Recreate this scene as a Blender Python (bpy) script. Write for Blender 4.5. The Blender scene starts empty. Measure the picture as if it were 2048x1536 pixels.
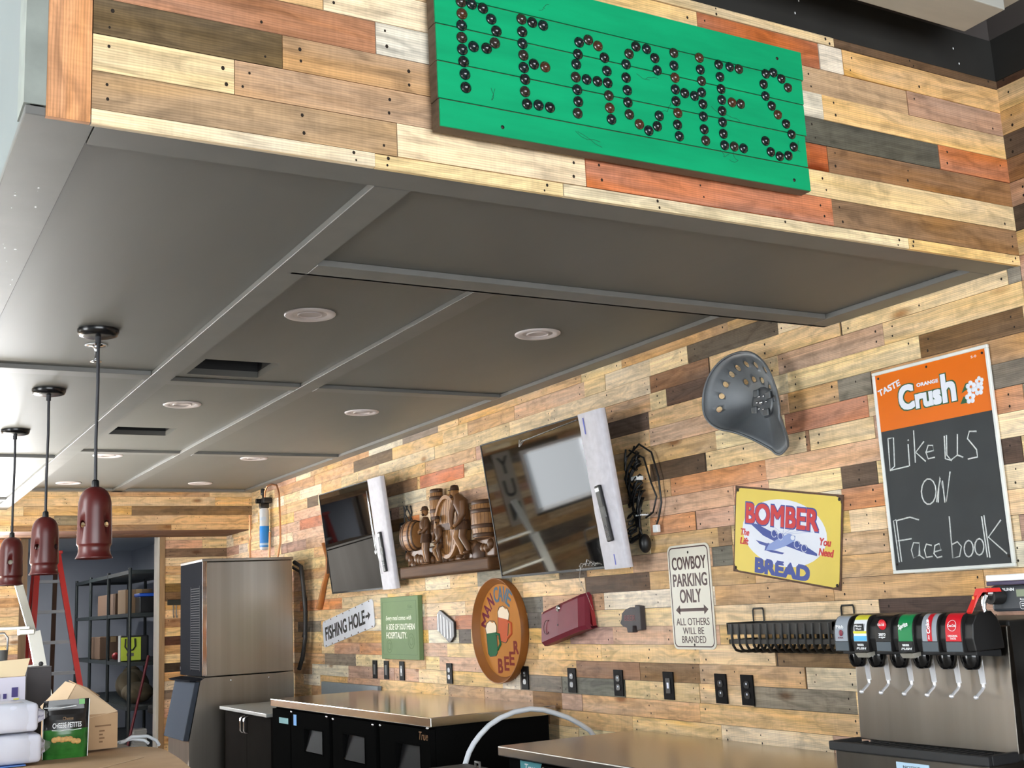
import bpy, bmesh, math, random
from mathutils import Matrix, Vector

SC = bpy.context.scene
COL = SC.collection
PI = math.pi

# ---------------------------------------------------------------- camera, world, light, exposure
cam_d = bpy.data.cameras.new('camera')
cam_d.sensor_width = 36.0
cam_d.lens = 40.92
cam_d.clip_start = 0.05
cam = bpy.data.objects.new('camera', cam_d)
COL.objects.link(cam)
cam.matrix_world = Matrix(((0.87026312, -0.05059975, -0.48998140, 0.0),
                           (-0.49018878, -0.18699940, -0.85132026, 0.0),
                           (-0.04854963, 0.98105601, -0.18754211, 1.46),
                           (0, 0, 0, 1)))
SC.camera = cam

SC.view_settings.view_transform = 'Standard'
SC.view_settings.look = 'None'
SC.view_settings.gamma = 1.0
SC.view_settings.use_curve_mapping = False
SC.view_settings.exposure = 0.22

world = bpy.data.worlds.new('sky')
SC.world = world
world.use_nodes = True
bg = world.node_tree.nodes['Background']
bg.inputs[0].default_value = (0.86, 0.94, 1.0, 1)
bg.inputs[1].default_value = 2.5


def area(name, loc, size, rot, power, col=(1, 1, 1), portal=False):
    l = bpy.data.lights.new(name, 'AREA')
    l.shape = 'RECTANGLE'
    l.size, l.size_y = size
    l.energy = power
    l.color = col
    if portal:
        l.cycles.is_portal = True
    o = bpy.data.objects.new(name, l)
    COL.objects.link(o)
    o.location = loc
    o.rotation_euler = rot
    return o


# daylight through the storefront behind the camera, and the far windows; a lamp panel stands for left windows
area('storefront_daylight', (-0.2, -4.0, 1.75), (5.8, 2.9), (PI / 2, 0, 0), 345, (0.93, 0.97, 1.0))
area('left_lamp_panel', (-3.9, 3.7, 1.7), (7.0, 2.0), (0, -PI / 2, 0), 480, (0.95, 0.98, 1.0))  # added lamp panel before the solid wall, standing in for left windows
area('far_window_daylight', (-1.21, 11.5, 1.82), (.9, .7), (-PI / 2, 0, 0), 6, (0.95, 0.98, 1.0))
area('far_door_daylight', (0.745, 11.5, 1.575), (0.85, 1.2), (-PI / 2, 0, 0), 150, (0.95, 0.98, 1.0))
area('storage_fill', (1.7, 14.0, 2.38), (0.6, 1.2), (0, 0, 0), 42, (1.0, 0.98, 0.94))  # unseen lamp added to lift the dim storage room
sun_d = bpy.data.lights.new('sun', 'SUN')
sun_d.energy = 260
sun_d.angle = math.radians(0.6)
sun_d.color = (1.0, 0.97, 0.92)
sun = bpy.data.objects.new('sun', sun_d)
COL.objects.link(sun)
sun.rotation_euler = Vector((math.cos(math.radians(20)), 0.0, -math.sin(math.radians(20)))).to_track_quat('-Z', 'Y').to_euler()


# ---------------------------------------------------------------- helpers
def s2l(c):
    c = c / 255.0
    return c / 12.92 if c <= 0.04045 else ((c + 0.055) / 1.055) ** 2.4


def rgb(r, g, b):
    return (s2l(r), s2l(g), s2l(b))


class MB:
    """collects shapes in a local frame; build() links them as ONE mesh object"""

    def __init__(s, M=None):
        s.M = M or Matrix()
        s.v, s.f, s.m, s.sm, s.col, s.uv = [], [], [], [], [], []

    def add(s, verts, faces, mat=0, smooth=False, col=None, uvs=None):
        o = len(s.v)
        s.v += [s.M @ Vector(p) for p in verts]
        for i, f in enumerate(faces):
            s.f.append([o + k for k in f])
            s.m.append(mat)
            s.sm.append(smooth)
            s.col.append(col)
            s.uv.append(uvs[i] if uvs else None)
        return s

    def bm(s, b, mat=0, smooth=False):
        b.verts.index_update()
        s.add([v.co.copy() for v in b.verts], [[v.index for v in f.verts] for f in b.faces], mat, smooth)
        b.free()
        return s

    def box(s, x0, x1, y0, y1, z0, z1, mat=0, bev=0.0, seg=2, smooth=False):
        if bev <= 0:
            V = [(x, y, z) for x in (x0, x1) for y in (y0, y1) for z in (z0, z1)]
            return s.add(V, [(0, 1, 3, 2), (4, 6, 7, 5), (0, 4, 5, 1), (2, 3, 7, 6), (0, 2, 6, 4), (1, 5, 7, 3)], mat)
        b = bmesh.new()
        bmesh.ops.create_cube(b, size=1.0)
        for v in b.verts:
            v.co = Vector((x0 + (v.co.x + .5) * (x1 - x0), y0 + (v.co.y + .5) * (y1 - y0), z0 + (v.co.z + .5) * (z1 - z0)))
        bmesh.ops.bevel(b, geom=list(b.edges), offset=bev, segments=seg, affect='EDGES', profile=0.5)
        return s.bm(b, mat, smooth)

    def prism(s, poly, h0, h1, mat=0, bev=0.0, side=None):
        b = bmesh.new()
        vs = [b.verts.new((p[0], p[1], h0)) for p in poly]
        f = b.faces.new(vs)
        r = bmesh.ops.extrude_face_region(b, geom=[f])
        top = [e for e in r['geom'] if isinstance(e, bmesh.types.BMVert)]
        for v in top:
            v.co.z = h1
        if bev > 0:
            bmesh.ops.bevel(b, geom=list(b.edges), offset=bev, segments=2, affect='EDGES', profile=0.5)
        return s.bm(b, mat)

    def loft(s, rings, mat=0, smooth=True, cap0=True, cap1=True, closed=True):
        n = len(rings[0])
        V = [p for r in rings for p in r]
        F = []
        for i in range(len(rings) - 1):
            for j in range(n if closed else n - 1):
                k = (j + 1) % n
                F.append((i * n + j, i * n + k, (i + 1) * n + k, (i + 1) * n + j))
        s.add(V, F, mat, smooth)
        if cap0:
            s.add(rings[0], [list(range(n))[::-1]], mat, False)
        if cap1:
            s.add(rings[-1], [list(range(n))], mat, False)
        return s

    def lathe(s, prof, c=(0, 0, 0), axis='z', seg=24, mat=0, smooth=True, cap0=False, cap1=False):
        rings = []
        for r, h in prof:
            ring = []
            for k in range(seg):
                a = 2 * PI * k / seg
                x, y = r * math.cos(a), r * math.sin(a)
                p = {'z': (x, y, h), 'x': (h, x, y), 'y': (y, h, x)}[axis]
                ring.append((c[0] + p[0], c[1] + p[1], c[2] + p[2]))
            rings.append(ring)
        return s.loft(rings, mat, smooth, cap0, cap1)

    def cyl(s, p0, p1, r0, r1=None, seg=16, mat=0, smooth=True):
        r1 = r0 if r1 is None else r1
        return s.tube([p0, p1], [r0, r1], seg, mat, smooth)

    def tube(s, pts, r, seg=10, mat=0, smooth=True, sq=None):
        P = [Vector(p) for p in pts]
        n = len(P)
        R = r if isinstance(r, (list, tuple)) else [r] * n
        T = []
        for i in range(n):
            a, b = P[max(0, i - 1)], P[min(n - 1, i + 1)]
            t = (b - a)
            T.append(t.normalized() if t.length > 1e-9 else Vector((0, 0, 1)))
        ref = Vector((0, 0, 1)) if abs(T[0].z) < 0.9 else Vector((1, 0, 0))
        u = T[0].cross(ref).normalized()
        rings = []
        for i in range(n):
            u = u - T[i] * u.dot(T[i])
            if u.length < 1e-6:
                u = T[i].orthogonal()
            u.normalize()
            w = T[i].cross(u)
            k2 = sq if sq else 1.0
            rings.append([P[i] + u * (R[i] * math.cos(2 * PI * k / seg)) + w * (R[i] * k2 * math.sin(2 * PI * k / seg)) for k in range(seg)])
        return s.loft(rings, mat, smooth)

    def ball(s, c, r, mat=0, seg=16, rings=10, M=None):
        r3 = r if isinstance(r, (list, tuple)) else (r, r, r)
        b = bmesh.new()
        bmesh.ops.create_uvsphere(b, u_segments=seg, v_segments=rings, radius=1.0)
        for v in b.verts:
            p = Vector((v.co.x * r3[0], v.co.y * r3[1], v.co.z * r3[2]))
            if M:
                p = M @ p
            v.co = p + Vector(c)
        return s.bm(b, mat, True)

    def text(s, body, x0, y0, w, h, z0=0.0, t=0.001, mat=0, bold=0.0, shear=0.0, M=None, fat=0.0):
        if fat:
            bold = 0.0
            for q, (dx, dy) in enumerate(((-fat, -fat), (fat, -fat), (fat, fat), (-fat, fat), (0, fat), (0, -fat), (fat, 0), (-fat, 0))):
                s.text(body, x0 + dx, y0 + dy, w, h, z0, t - .00003 * (q + 1), mat, bold, shear, M)
        cu = bpy.data.curves.new('lettering', 'FONT')
        cu.body = body
        cu.offset = bold
        cu.shear = shear
        cu.align_x = 'CENTER'
        cu.resolution_u = 4
        cu.extrude = 0.05
        ob = bpy.data.objects.new('lettering', cu)
        COL.objects.link(ob)
        dg = bpy.context.evaluated_depsgraph_get()
        me = bpy.data.meshes.new_from_object(ob.evaluated_get(dg))
        xs = [v.co.x for v in me.vertices]
        ys = [v.co.y for v in me.vertices]
        ax, ay, bx, by = min(xs), min(ys), max(xs), max(ys)
        V = []
        for v in me.vertices:
            p = Vector((x0 + (v.co.x - ax) / (bx - ax) * w, y0 + (v.co.y - ay) / (by - ay) * h, z0 + (t if v.co.z > 0 else 0)))
            V.append(M @ p if M else p)
        F = [list(p.vertices) for p in me.polygons]
        bpy.data.objects.remove(ob)
        bpy.data.meshes.remove(me)
        bpy.data.curves.remove(cu)
        return s.add(V, F, mat)

    def build(s, name, mats, parent=None, recalc=True):
        me = bpy.data.meshes.new(name)
        base = Vector((0, 0, 0))
        q = parent
        while q is not None:
            base = base + q.location
            q = q.parent
        me.from_pydata([tuple(v - base) for v in s.v], [], s.f)
        if not isinstance(mats, (list, tuple)):
            mats = [mats]
        for m in mats:
            me.materials.append(m)
        for p, mi, sm in zip(me.polygons, s.m, s.sm):
            p.material_index = mi
            p.use_smooth = sm
        if any(c is not None for c in s.col):
            ca = me.color_attributes.new('Col', 'FLOAT_COLOR', 'CORNER')
            uv = me.uv_layers.new(name='UVMap')
            for p, c, u in zip(me.polygons, s.col, s.uv):
                for k, li in enumerate(p.loop_indices):
                    cc = c or (0.5, 0.5, 0.5)
                    ca.data[li].color = (cc[0], cc[1], cc[2], 1)
                    if u:
                        uv.data[li].uv = u[k]
        if recalc:
            b = bmesh.new()
            b.from_mesh(me)
            bmesh.ops.recalc_face_normals(b, faces=b.faces)
            b.to_mesh(me)
            b.free()
        o = bpy.data.objects.new(name, me)
        COL.objects.link(o)
        if parent is not None:
            o.parent = parent
        return o


def FR(o, a=0.0, tilt=0.0):
    """frame on the right wall: x along the wall to the right of the picture, y up, z out of the wall"""
    u = Vector((0, -math.cos(a), math.sin(a)))
    v = Vector((0, math.sin(a), math.cos(a)))
    n = u.cross(v)
    M = Matrix(((u.x, v.x, n.x, o[0]), (u.y, v.y, n.y, o[1]), (u.z, v.z, n.z, o[2]), (0, 0, 0, 1)))
    if tilt:
        M = M @ Matrix.Rotation(tilt, 4, 'X')
    return M


def FRONT(o, rz=0.0):
    """frame facing the camera side (-y): x to the right, y up, z towards -y, turned rz about the vertical"""
    M = Matrix(((1, 0, 0, 0), (0, 0, -1, 0), (0, 1, 0, 0), (0, 0, 0, 1)))
    return Matrix.Translation(o) @ Matrix.Rotation(rz, 4, 'Z') @ M


def thing(name, label, cat, loc, group=None):
    o = bpy.data.objects.new(name, None)
    o.empty_display_size = 0.05
    COL.objects.link(o)
    o.location = loc
    o['label'] = label
    o['category'] = cat
    if group:
        o['group'] = group
    return o


def tag(o, label, cat, group=None):
    o['label'] = label
    o['category'] = cat
    if group:
        o['group'] = group
    return o


def struct(o):
    o['kind'] = 'structure'
    return o


def cut(o, cutter):
    """boolean the cutter mesh out of o and keep only the result"""
    md = o.modifiers.new('cut', 'BOOLEAN')
    md.operation = 'DIFFERENCE'
    md.solver = 'EXACT'
    md.object = cutter
    dg = bpy.context.evaluated_depsgraph_get()
    me = bpy.data.meshes.new_from_object(o.evaluated_get(dg))
    o.modifiers.clear()
    old = o.data
    o.data = me
    me.name = old.name
    bpy.data.meshes.remove(old)
    cm = cutter.data
    bpy.data.objects.remove(cutter)
    bpy.data.meshes.remove(cm)
    return o


# ---------------------------------------------------------------- materials
def mat(name, col, rough=0.5, metal=0.0, noise=0.0, scale=8.0, bump=0.0, stretch=None, trans=0.0, emit=None, spec=None, coat=0.0, rnoise=0.0, aniso=0.0):
    m = bpy.data.materials.new(name)
    m.use_nodes = True
    nt = m.node_tree
    b = nt.nodes['Principled BSDF']
    b.inputs['Base Color'].default_value = (*col, 1)
    b.inputs['Roughness'].default_value = rough
    b.inputs['Metallic'].default_value = metal
    if spec is not None:
        b.inputs['Specular Tint'].default_value = (1, 1, 1, 1)
        b.inputs['Specular IOR Level'].default_value = spec
    if trans:
        b.inputs['Transmission Weight'].default_value = trans
        b.inputs['IOR'].default_value = 1.08
    if coat:
        b.inputs['Coat Weight'].default_value = coat
        b.inputs['Coat Roughness'].default_value = 0.05
    if emit:
        b.inputs['Emission Color'].default_value = (*col, 1)
        b.inputs['Emission Strength'].default_value = emit
    if noise or bump or rnoise:
        tc = nt.nodes.new('ShaderNodeTexCoord')
        mp = nt.nodes.new('ShaderNodeMapping')
        nt.links.new(tc.outputs['Object'], mp.inputs[0])
        if stretch:
            mp.inputs['Scale'].default_value = stretch
        nz = nt.nodes.new('ShaderNodeTexNoise')
        nz.inputs['Scale'].default_value = scale
        nz.inputs['Detail'].default_value = 6
        nt.links.new(mp.outputs[0], nz.inputs['Vector'])
        if noise:
            mr = nt.nodes.new('ShaderNodeMapRange')
            mr.inputs['From Min'].default_value = 0.3
            mr.inputs['From Max'].default_value = 0.7
            mr.inputs['To Min'].default_value = 1 - noise
            mr.inputs['To Max'].default_value = 1 + noise
            nt.links.new(nz.outputs['Fac'], mr.inputs[0])
            vm = nt.nodes.new('ShaderNodeVectorMath')
            vm.operation = 'SCALE'
            vm.inputs[0].default_value = col
            nt.links.new(mr.outputs[0], vm.inputs['Scale'])
            nt.links.new(vm.outputs[0], b.inputs['Base Color'])
        if rnoise:
            mr = nt.nodes.new('ShaderNodeMapRange')
            mr.inputs['From Min'].default_value = 0.3
            mr.inputs['From Max'].default_value = 0.7
            mr.inputs['To Min'].default_value = max(0.02, rough - rnoise)
            mr.inputs['To Max'].default_value = rough + rnoise
            nt.links.new(nz.outputs['Fac'], mr.inputs[0])
            nt.links.new(mr.outputs[0], b.inputs['Roughness'])
        if bump:
            bp = nt.nodes.new('ShaderNodeBump')
            bp.inputs['Strength'].default_value = bump
            bp.inputs['Distance'].default_value = 0.004
            nt.links.new(nz.outputs['Fac'], bp.inputs['Height'])
            nt.links.new(bp.outputs[0], b.inputs['Normal'])
    return m


def plank_mat(name):
    """reclaimed boards: a tint per board (colour attribute) under grain, saw marks and stains laid along the board"""
    m = bpy.data.materials.new(name)
    m.use_nodes = True
    nt = m.node_tree
    L = nt.links.new
    b = nt.nodes['Principled BSDF']
    b.inputs['Roughness'].default_value = 0.62
    b.inputs['Specular IOR Level'].default_value = 0.18
    ca = nt.nodes.new('ShaderNodeVertexColor')
    ca.layer_name = 'Col'
    uv = nt.nodes.new('ShaderNodeUVMap')

    def noise(sx, sy, scale, detail=5.0, dist=0.0):
        mp = nt.nodes.new('ShaderNodeMapping')
        mp.inputs['Scale'].default_value = (sx, sy, 1)
        L(uv.outputs[0], mp.inputs[0])
        n = nt.nodes.new('ShaderNodeTexNoise')
        n.inputs['Scale'].default_value = scale
        n.inputs['Detail'].default_value = detail
        n.inputs['Distortion'].default_value = dist
        L(mp.outputs[0], n.inputs['Vector'])
        return n

    def rng(src, a, c, lo, hi):
        r = nt.nodes.new('ShaderNodeMapRange')
        r.inputs['From Min'].default_value = a
        r.inputs['From Max'].default_value = c
        r.inputs['To Min'].default_value = lo
        r.inputs['To Max'].default_value = hi
        L(src, r.inputs[0])
        return r.outputs[0]

    def mul(a, c):
        n = nt.nodes.new('ShaderNodeMath')
        n.operation = 'MULTIPLY'
        L(a, n.inputs[0])
        L(c, n.inputs[1])
        return n.outputs[0]

    g1 = noise(1.6, 55, 1.0, 6, 0.6)              # long grain
    g2 = noise(6, 18, 1.0, 4, 1.5)                # stains
    g3 = noise(120, 6, 1.0, 2, 0)                 # saw marks across
    wv = nt.nodes.new('ShaderNodeTexWave')
    wv.wave_type = 'BANDS'
    wv.bands_direction = 'Y'
    wv.inputs['Scale'].default_value = 10
    wv.inputs['Distortion'].default_value = 7
    wv.inputs['Detail'].default_value = 2
    wv.inputs['Detail Scale'].default_value = 0.6
    mpw = nt.nodes.new('ShaderNodeMapping')
    mpw.inputs['Scale'].default_value = (0.55, 5, 1)
    L(uv.outputs[0], mpw.inputs[0])
    L(mpw.outputs[0], wv.inputs['Vector'])
    g4 = noise(1.1, 7, 1.0, 3, 0.8)               # broad weathering
    f = mul(rng(g1.outputs['Fac'], 0.3, 0.7, 0.80, 1.24), rng(g2.outputs['Fac'], 0.32, 0.56, 0.72, 1.10))
    f = mul(f, rng(g3.outputs['Fac'], 0.3, 0.7, 0.94, 1.05))
    f = mul(f, rng(wv.outputs['Fac'], 0.0, 0.7, 0.84, 1.06))
    f = mul(f, rng(g4.outputs['Fac'], 0.3, 0.7, 0.90, 1.14))
    vm = nt.nodes.new('ShaderNodeVectorMath')
    vm.operation = 'SCALE'
    L(ca.outputs['Color'], vm.inputs[0])
    L(f, vm.inputs['Scale'])
    # warm, darker knots
    vo = nt.nodes.new('ShaderNodeTexVoronoi')
    vo.inputs['Scale'].default_value = 1.0
    mpv = nt.nodes.new('ShaderNodeMapping')
    mpv.inputs['Scale'].default_value = (1.9, 5.2, 1)
    L(uv.outputs[0], mpv.inputs[0])
    L(mpv.outputs[0], vo.inputs['Vector'])
    kn = rng(vo.outputs['Distance'], 0.05, 0.13, 1.0, 0.0)
    mx = nt.nodes.new('ShaderNodeMix')
    mx.data_type = 'RGBA'
    mx.blend_type = 'MULTIPLY'
    L(kn, mx.inputs[0])
    L(vm.outputs[0], mx.inputs[6])
    mx.inputs[7].default_value = (0.50, 0.36, 0.27, 1)
    # grey weathering drifts through the boards
    hs = nt.nodes.new('ShaderNodeHueSaturation')
    L(rng(g4.outputs['Fac'], 0.3, 0.7, 0.82, 1.12), hs.inputs['Saturation'])
    L(mx.outputs[2], hs.inputs['Color'])
    L(hs.outputs[0], b.inputs['Base Color'])
    bp = nt.nodes.new('ShaderNodeBump')
    bp.inputs['Strength'].default_value = 0.25
    bp.inputs['Distance'].default_value = 0.002
    L(g1.outputs['Fac'], bp.inputs['Height'])
    L(bp.outputs[0], b.inputs['Normal'])
    return m


PLANK = plank_mat('reclaimed_boards')
HOLE = mat('nail_hole', rgb(38, 28, 20), 0.9)
BACKING = mat('wall_backing', rgb(70, 62, 54), 0.9)
BLACKP = mat('black_paint', rgb(33, 32, 30), 0.75, noise=0.25, scale=6)
TAUPE = mat('dark_taupe_paint', rgb(76, 70, 68), 0.7, noise=0.06, scale=3)
GREYP = mat('grey_satin_paint', rgb(98, 97, 93), 0.5, noise=0.05, scale=5, bump=0.12, stretch=(1.0, 0.25, 1.0), spec=0.5)
GREYT = mat('grey_trim_paint', rgb(108, 107, 104), 0.5, noise=0.06, scale=9, bump=0.10, spec=0.5)
PALEW = mat('pale_wall_paint', rgb(176, 186, 188), 0.7, noise=0.03, scale=3)
FLOORM = mat('concrete_floor', rgb(150, 142, 132), 0.55, noise=0.12, scale=2.5)
WHITE = mat('white_enamel', rgb(236, 238, 240), 0.35)
BLACK = mat('black_plastic', rgb(20, 20, 22), 0.35)
MATTEB = mat('matte_black', rgb(22, 22, 24), 0.6)
STEEL = mat('brushed_steel', rgb(150, 142, 133), 0.3, 1.0, noise=.13, scale=2.2, stretch=(5, 5, .06))
CHROME = mat('chrome', rgb(225, 225, 228), 0.08, 1.0)
COPPER = mat('copper_pipe', rgb(206, 150, 110), 0.3, 1.0)
CARD = mat('kraft_cardboard', rgb(186, 152, 116), 0.85, noise=0.06, scale=12)
CARDL = mat('pale_cardboard', rgb(206, 178, 146), 0.85, noise=0.05, scale=12)
STORW = mat('blue_grey_wall', rgb(150, 156, 168), 0.8, noise=0.05, scale=2)

CL = dict(L=(226, 196, 150), L2=(232, 208, 170), Y=(222, 184, 128), T=(203, 164, 118), T2=(190, 150, 108), P=(205, 166, 138),
          P2=(190, 152, 132), O=(190, 122, 86), O2=(204, 142, 98), B=(146, 112, 82), B2=(124, 96, 70), D=(104, 86, 68),
          D2=(84, 70, 58), G=(112, 106, 98), G2=(134, 124, 110), W=(226, 212, 190))
PAL = ['L'] * 24 + ['L2'] * 16 + ['Y'] * 10 + ['T'] * 14 + ['T2'] * 6 + ['P'] * 10 + ['P2'] * 3 + ['O'] * 1 + ['B'] * 2 + ['D'] * 1 + ['G2'] * 3 + ['W'] * 8


def tint(k, r, j=9):
    c = CL[k] if isinstance(k, str) else k
    d = r.uniform(-j, j)
    return rgb(*[min(250, max(12, x + d + r.uniform(-3, 3))) for x in c])


def plank_rows(mb, O, U, N, rows, r, lmin=0.35, lmax=1.05, explicit=(), V=Vector((0, 0, 1)), holes=True, nails=0.0045):
    """mb: target; O origin, U along the boards, N outward; rows: (z0, z1, [(u0,u1)...]);
    explicit: (z, u0, u1, colour) boards known from the wall"""
    for z0, z1, spans in rows:
        ex = sorted([e for e in explicit if z0 < e[0] < z1], key=lambda e: e[1])
        for a, b in spans:
            segs = []
            p = a
            for e in ex:
                e0, e1 = max(e[1], a), min(e[2], b)
                if e1 - e0 < 0.03 or e0 < p - 1e-6:
                    continue
                if e0 - p > 0.02:
                    segs.append((p, e0, None))
                segs.append((e0, e1, e[3]))
                p = e1
            if b - p > 0.005:
                segs.append((p, b, None))
            for s0, s1, c in segs:
                if c is not None:
                    parts = [(s0, s1, c)]
                else:
                    parts = []
                    q = s0
                    while q < s1 - 1e-6:
                        l = r.uniform(lmin, lmax)
                        if r.random() < 0.16:
                            l *= 0.45
                        e = q + l
                        if s1 - e < 0.16:
                            e = s1
                        parts.append((q, e, r.choice(PAL)))
                        q = e
                for u0, u1, c in parts:
                    col = tint(c, r)
                    d = r.uniform(0, 0.004)
                    g = 0.0009
                    A = (u0 + g, u1 - g)
                    Z = (z0 + g, z1 - g)
                    ou, ov = r.uniform(0, 50), r.uniform(0, 50)

                    def pt(u, v, n):
                        return O + U * u + V * v + N * n
                    f = [pt(A[0], Z[0], d), pt(A[1], Z[0], d), pt(A[1], Z[1], d), pt(A[0], Z[1], d)]
                    k = [pt(A[0], Z[0], -.012), pt(A[1], Z[0], -.012), pt(A[1], Z[1], -.012), pt(A[0], Z[1], -.012)]
                    w, h = u1 - u0, z1 - z0
                    fu = [(ou, ov), (ou + w, ov), (ou + w, ov + h), (ou, ov + h)]
                    su = [[(ou, ov), (ou + w, ov), (ou + w, ov + .01), (ou, ov + .01)]] * 4
                    mb.add(f + k, [(0, 1, 2, 3), (0, 4, 5, 1), (1, 5, 6, 2), (2, 6, 7, 3), (3, 7, 4, 0)], 0, False, col, [fu] + su)
                    if holes:
                        spots = []
                        for uu in (u0 + r.uniform(.025, .05), u1 - r.uniform(.025, .05)):
                            spots.append(uu)
                        m_ = u0 + r.uniform(.3, .45)
                        while m_ < u1 - .2:
                            spots.append(m_)
                            m_ += r.uniform(.3, .5)
                        if w < .2:
                            spots = [u0 + w / 2]
                        for uu in spots:
                            if r.random() < .2:
                                continue
                            for vv in (.27, .73):
                                if r.random() < .15:
                                    continue
                                cu, cv = uu + r.uniform(-.01, .01), z0 + h * (vv + r.uniform(-.07, .07))
                                rr = nails * r.uniform(.6, 1.05)
                                mb.add([pt(cu + rr * math.cos(t * PI / 3), cv + rr * math.sin(t * PI / 3) * 1.25, d + .0005) for t in range(6)],
                                       [(0, 1, 2, 3, 4, 5)], 1, False, (.02, .02, .02), [[(0, 0)] * 6])


# ---------------------------------------------------------------- setting: floor, walls, ceiling
RW = 3.3            # right wall plane
ROW = 0.0836
rowz = lambda n: 2.508 - n * ROW

struct(MB().box(-4.1, 3.5, -4.2, 16.1, -0.12, 0.0).build('floor', FLOORM))

# right wall, boards from below the counters up to 3.12
rr = random.Random(11)
RIGHT_EXPL = [(0.878, 3.42, 4.08, 'L2'), (0.961, 3.25, 4.22, 'Y'), (0.961, 5.37, 5.67, 'B'), (0.961, 6.71, 7.79, 'Y'), (1.045, 3.28, 3.85, 'G2'), (1.045, 3.86, 4.21, 'L'), (1.045, 4.58, 4.78, 'L'), (1.045, 4.79, 5.36, 'G'), (1.129, 3.26, 3.53, 'L2'), (1.129, 3.54, 4.2, 'T'), (1.129, 4.65, 5.21, 'B'), (1.129, 8.23, 8.88, 'G2'), (1.212, 3.26, 3.69, 'B'), (1.212, 3.7, 4.19, 'L'), (1.212, 4.97, 5.59, 'Y'), (1.212, 7.74, 8.15, 'O2'), (1.296, 6.37, 6.54, 'G'), (1.379, 2.66, 3.12, 'D2'), (1.379, 3.12, 4.06, 'L'), (1.379, 5.53, 5.69, 'G'), (1.463, 2.65, 3.34, 'T'), (1.463, 3.34, 4.05, 'T2'), (1.463, 5.51, 5.8, 'G'), (1.547, 4.52, 5.08, 'D'), (1.547, 5.08, 5.72, 'L'), (1.547, 6.26, 7.25, 'Y'), (1.547, 8.48, 9.44, 'O2'), (1.63, 3.04, 3.28, 'T'), (1.63, 3.91, 4.05, 'G'), (1.63, 5.84, 6.26, 'G2'), (1.63, 6.26, 6.63, 'Y'), (1.714, 3.04, 3.22, 'L'), (1.714, 3.91, 4.0, 'B'), (1.714, 4.0, 4.5, 'T'), (1.797, 3.04, 3.25, 'O2'), (1.797, 3.88, 4.14, 'P'), (1.797, 4.15, 4.49, 'O2'), (1.881, 2.44, 2.52, 'D2'), (1.881, 3.06, 3.24, 'D'), (1.881, 3.24, 3.65, 'L'), (1.881, 3.87, 4.48, 'P'), (1.965, 3.66, 4.31, 'O2'), (2.048, 2.41, 2.53, 'O2'), (2.048, 3.05, 3.39, 'L'), (2.048, 3.41, 4.04, 'L'), (2.048, 4.05, 4.46, 'D'), (2.048, 7.05, 7.22, 'O2'), (2.132, 3.07, 3.52, 'O'), (2.215, 3.04, 3.21, 'G2'), (2.215, 3.21, 3.49, 'T'), (2.215, 6.1, 6.93, 'L'), (2.215, 8.88, 9.42, 'O'), (2.299, 2.37, 2.8, 'B2'), (2.299, 2.8, 3.48, 'L'), (2.299, 3.87, 3.99, 'L'), (2.299, 3.99, 4.44, 'Y'), (2.299, 6.38, 7.02, 'O'), (2.299, 7.06, 7.67, 'B'), (2.383, 2.36, 2.96, 'Y'), (2.383, 2.96, 3.53, 'P'), (2.383, 3.97, 4.29, 'D'), (2.383, 4.29, 4.42, 'L'), (2.383, 8.96, 9.22, 'D'), (2.466, 2.41, 3.16, 'L'), (2.466, 3.17, 3.96, 'Y'), (2.466, 3.97, 4.41, 'B'), (2.55, 3.51, 4.11, 'D'), (2.55, 4.11, 4.4, 'L'), (2.55, 7.46, 8.19, 'D')]

mb = MB()
mb.box(RW + .004, RW + .14, -4.2, 16.0, 0, 3.9, 2)
rows = [(rowz(n + 1), rowz(n), [(-6.0 + 4.0, 11.6)]) for n in range(-7, 25)]
rows = [(a, b, [(.8, 11.6)]) for a, b, s_ in rows]
rows.append((3.0932, 3.12, [(.8, 11.6)]))
RIGHT_EXPL += [(3.105, .8, 2.36, (96, 74, 56)), (3.05, .8, 2.36, 'Y'), (2.965, .8, 2.36, (214, 166, 104)), (2.88, .8, 2.36, (96, 82, 66)), (2.80, .8, 2.36, (142, 106, 70)),
               (2.715, .8, 2.36, 'P'), (2.63, .8, 2.36, (92, 80, 70)), (2.55, .8, 2.36, 'Y'), (2.47, .8, 2.36, 'P2')]
plank_rows(mb, Vector((RW, 0, 0)), Vector((0, 1, 0)), Vector((-1, 0, 0)), rows, rr, explicit=RIGHT_EXPL)
mb.box(RW - .004, RW + .01, -4.2, 2.4, 3.12, 3.27, 3)
mb.box(RW - .006, RW + .01, -4.2, 2.4, 3.27, 3.9, 4)
struct(mb.build('wall_right', [PLANK, HOLE, BACKING, BLACKP, TAUPE], recalc=False))

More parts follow.
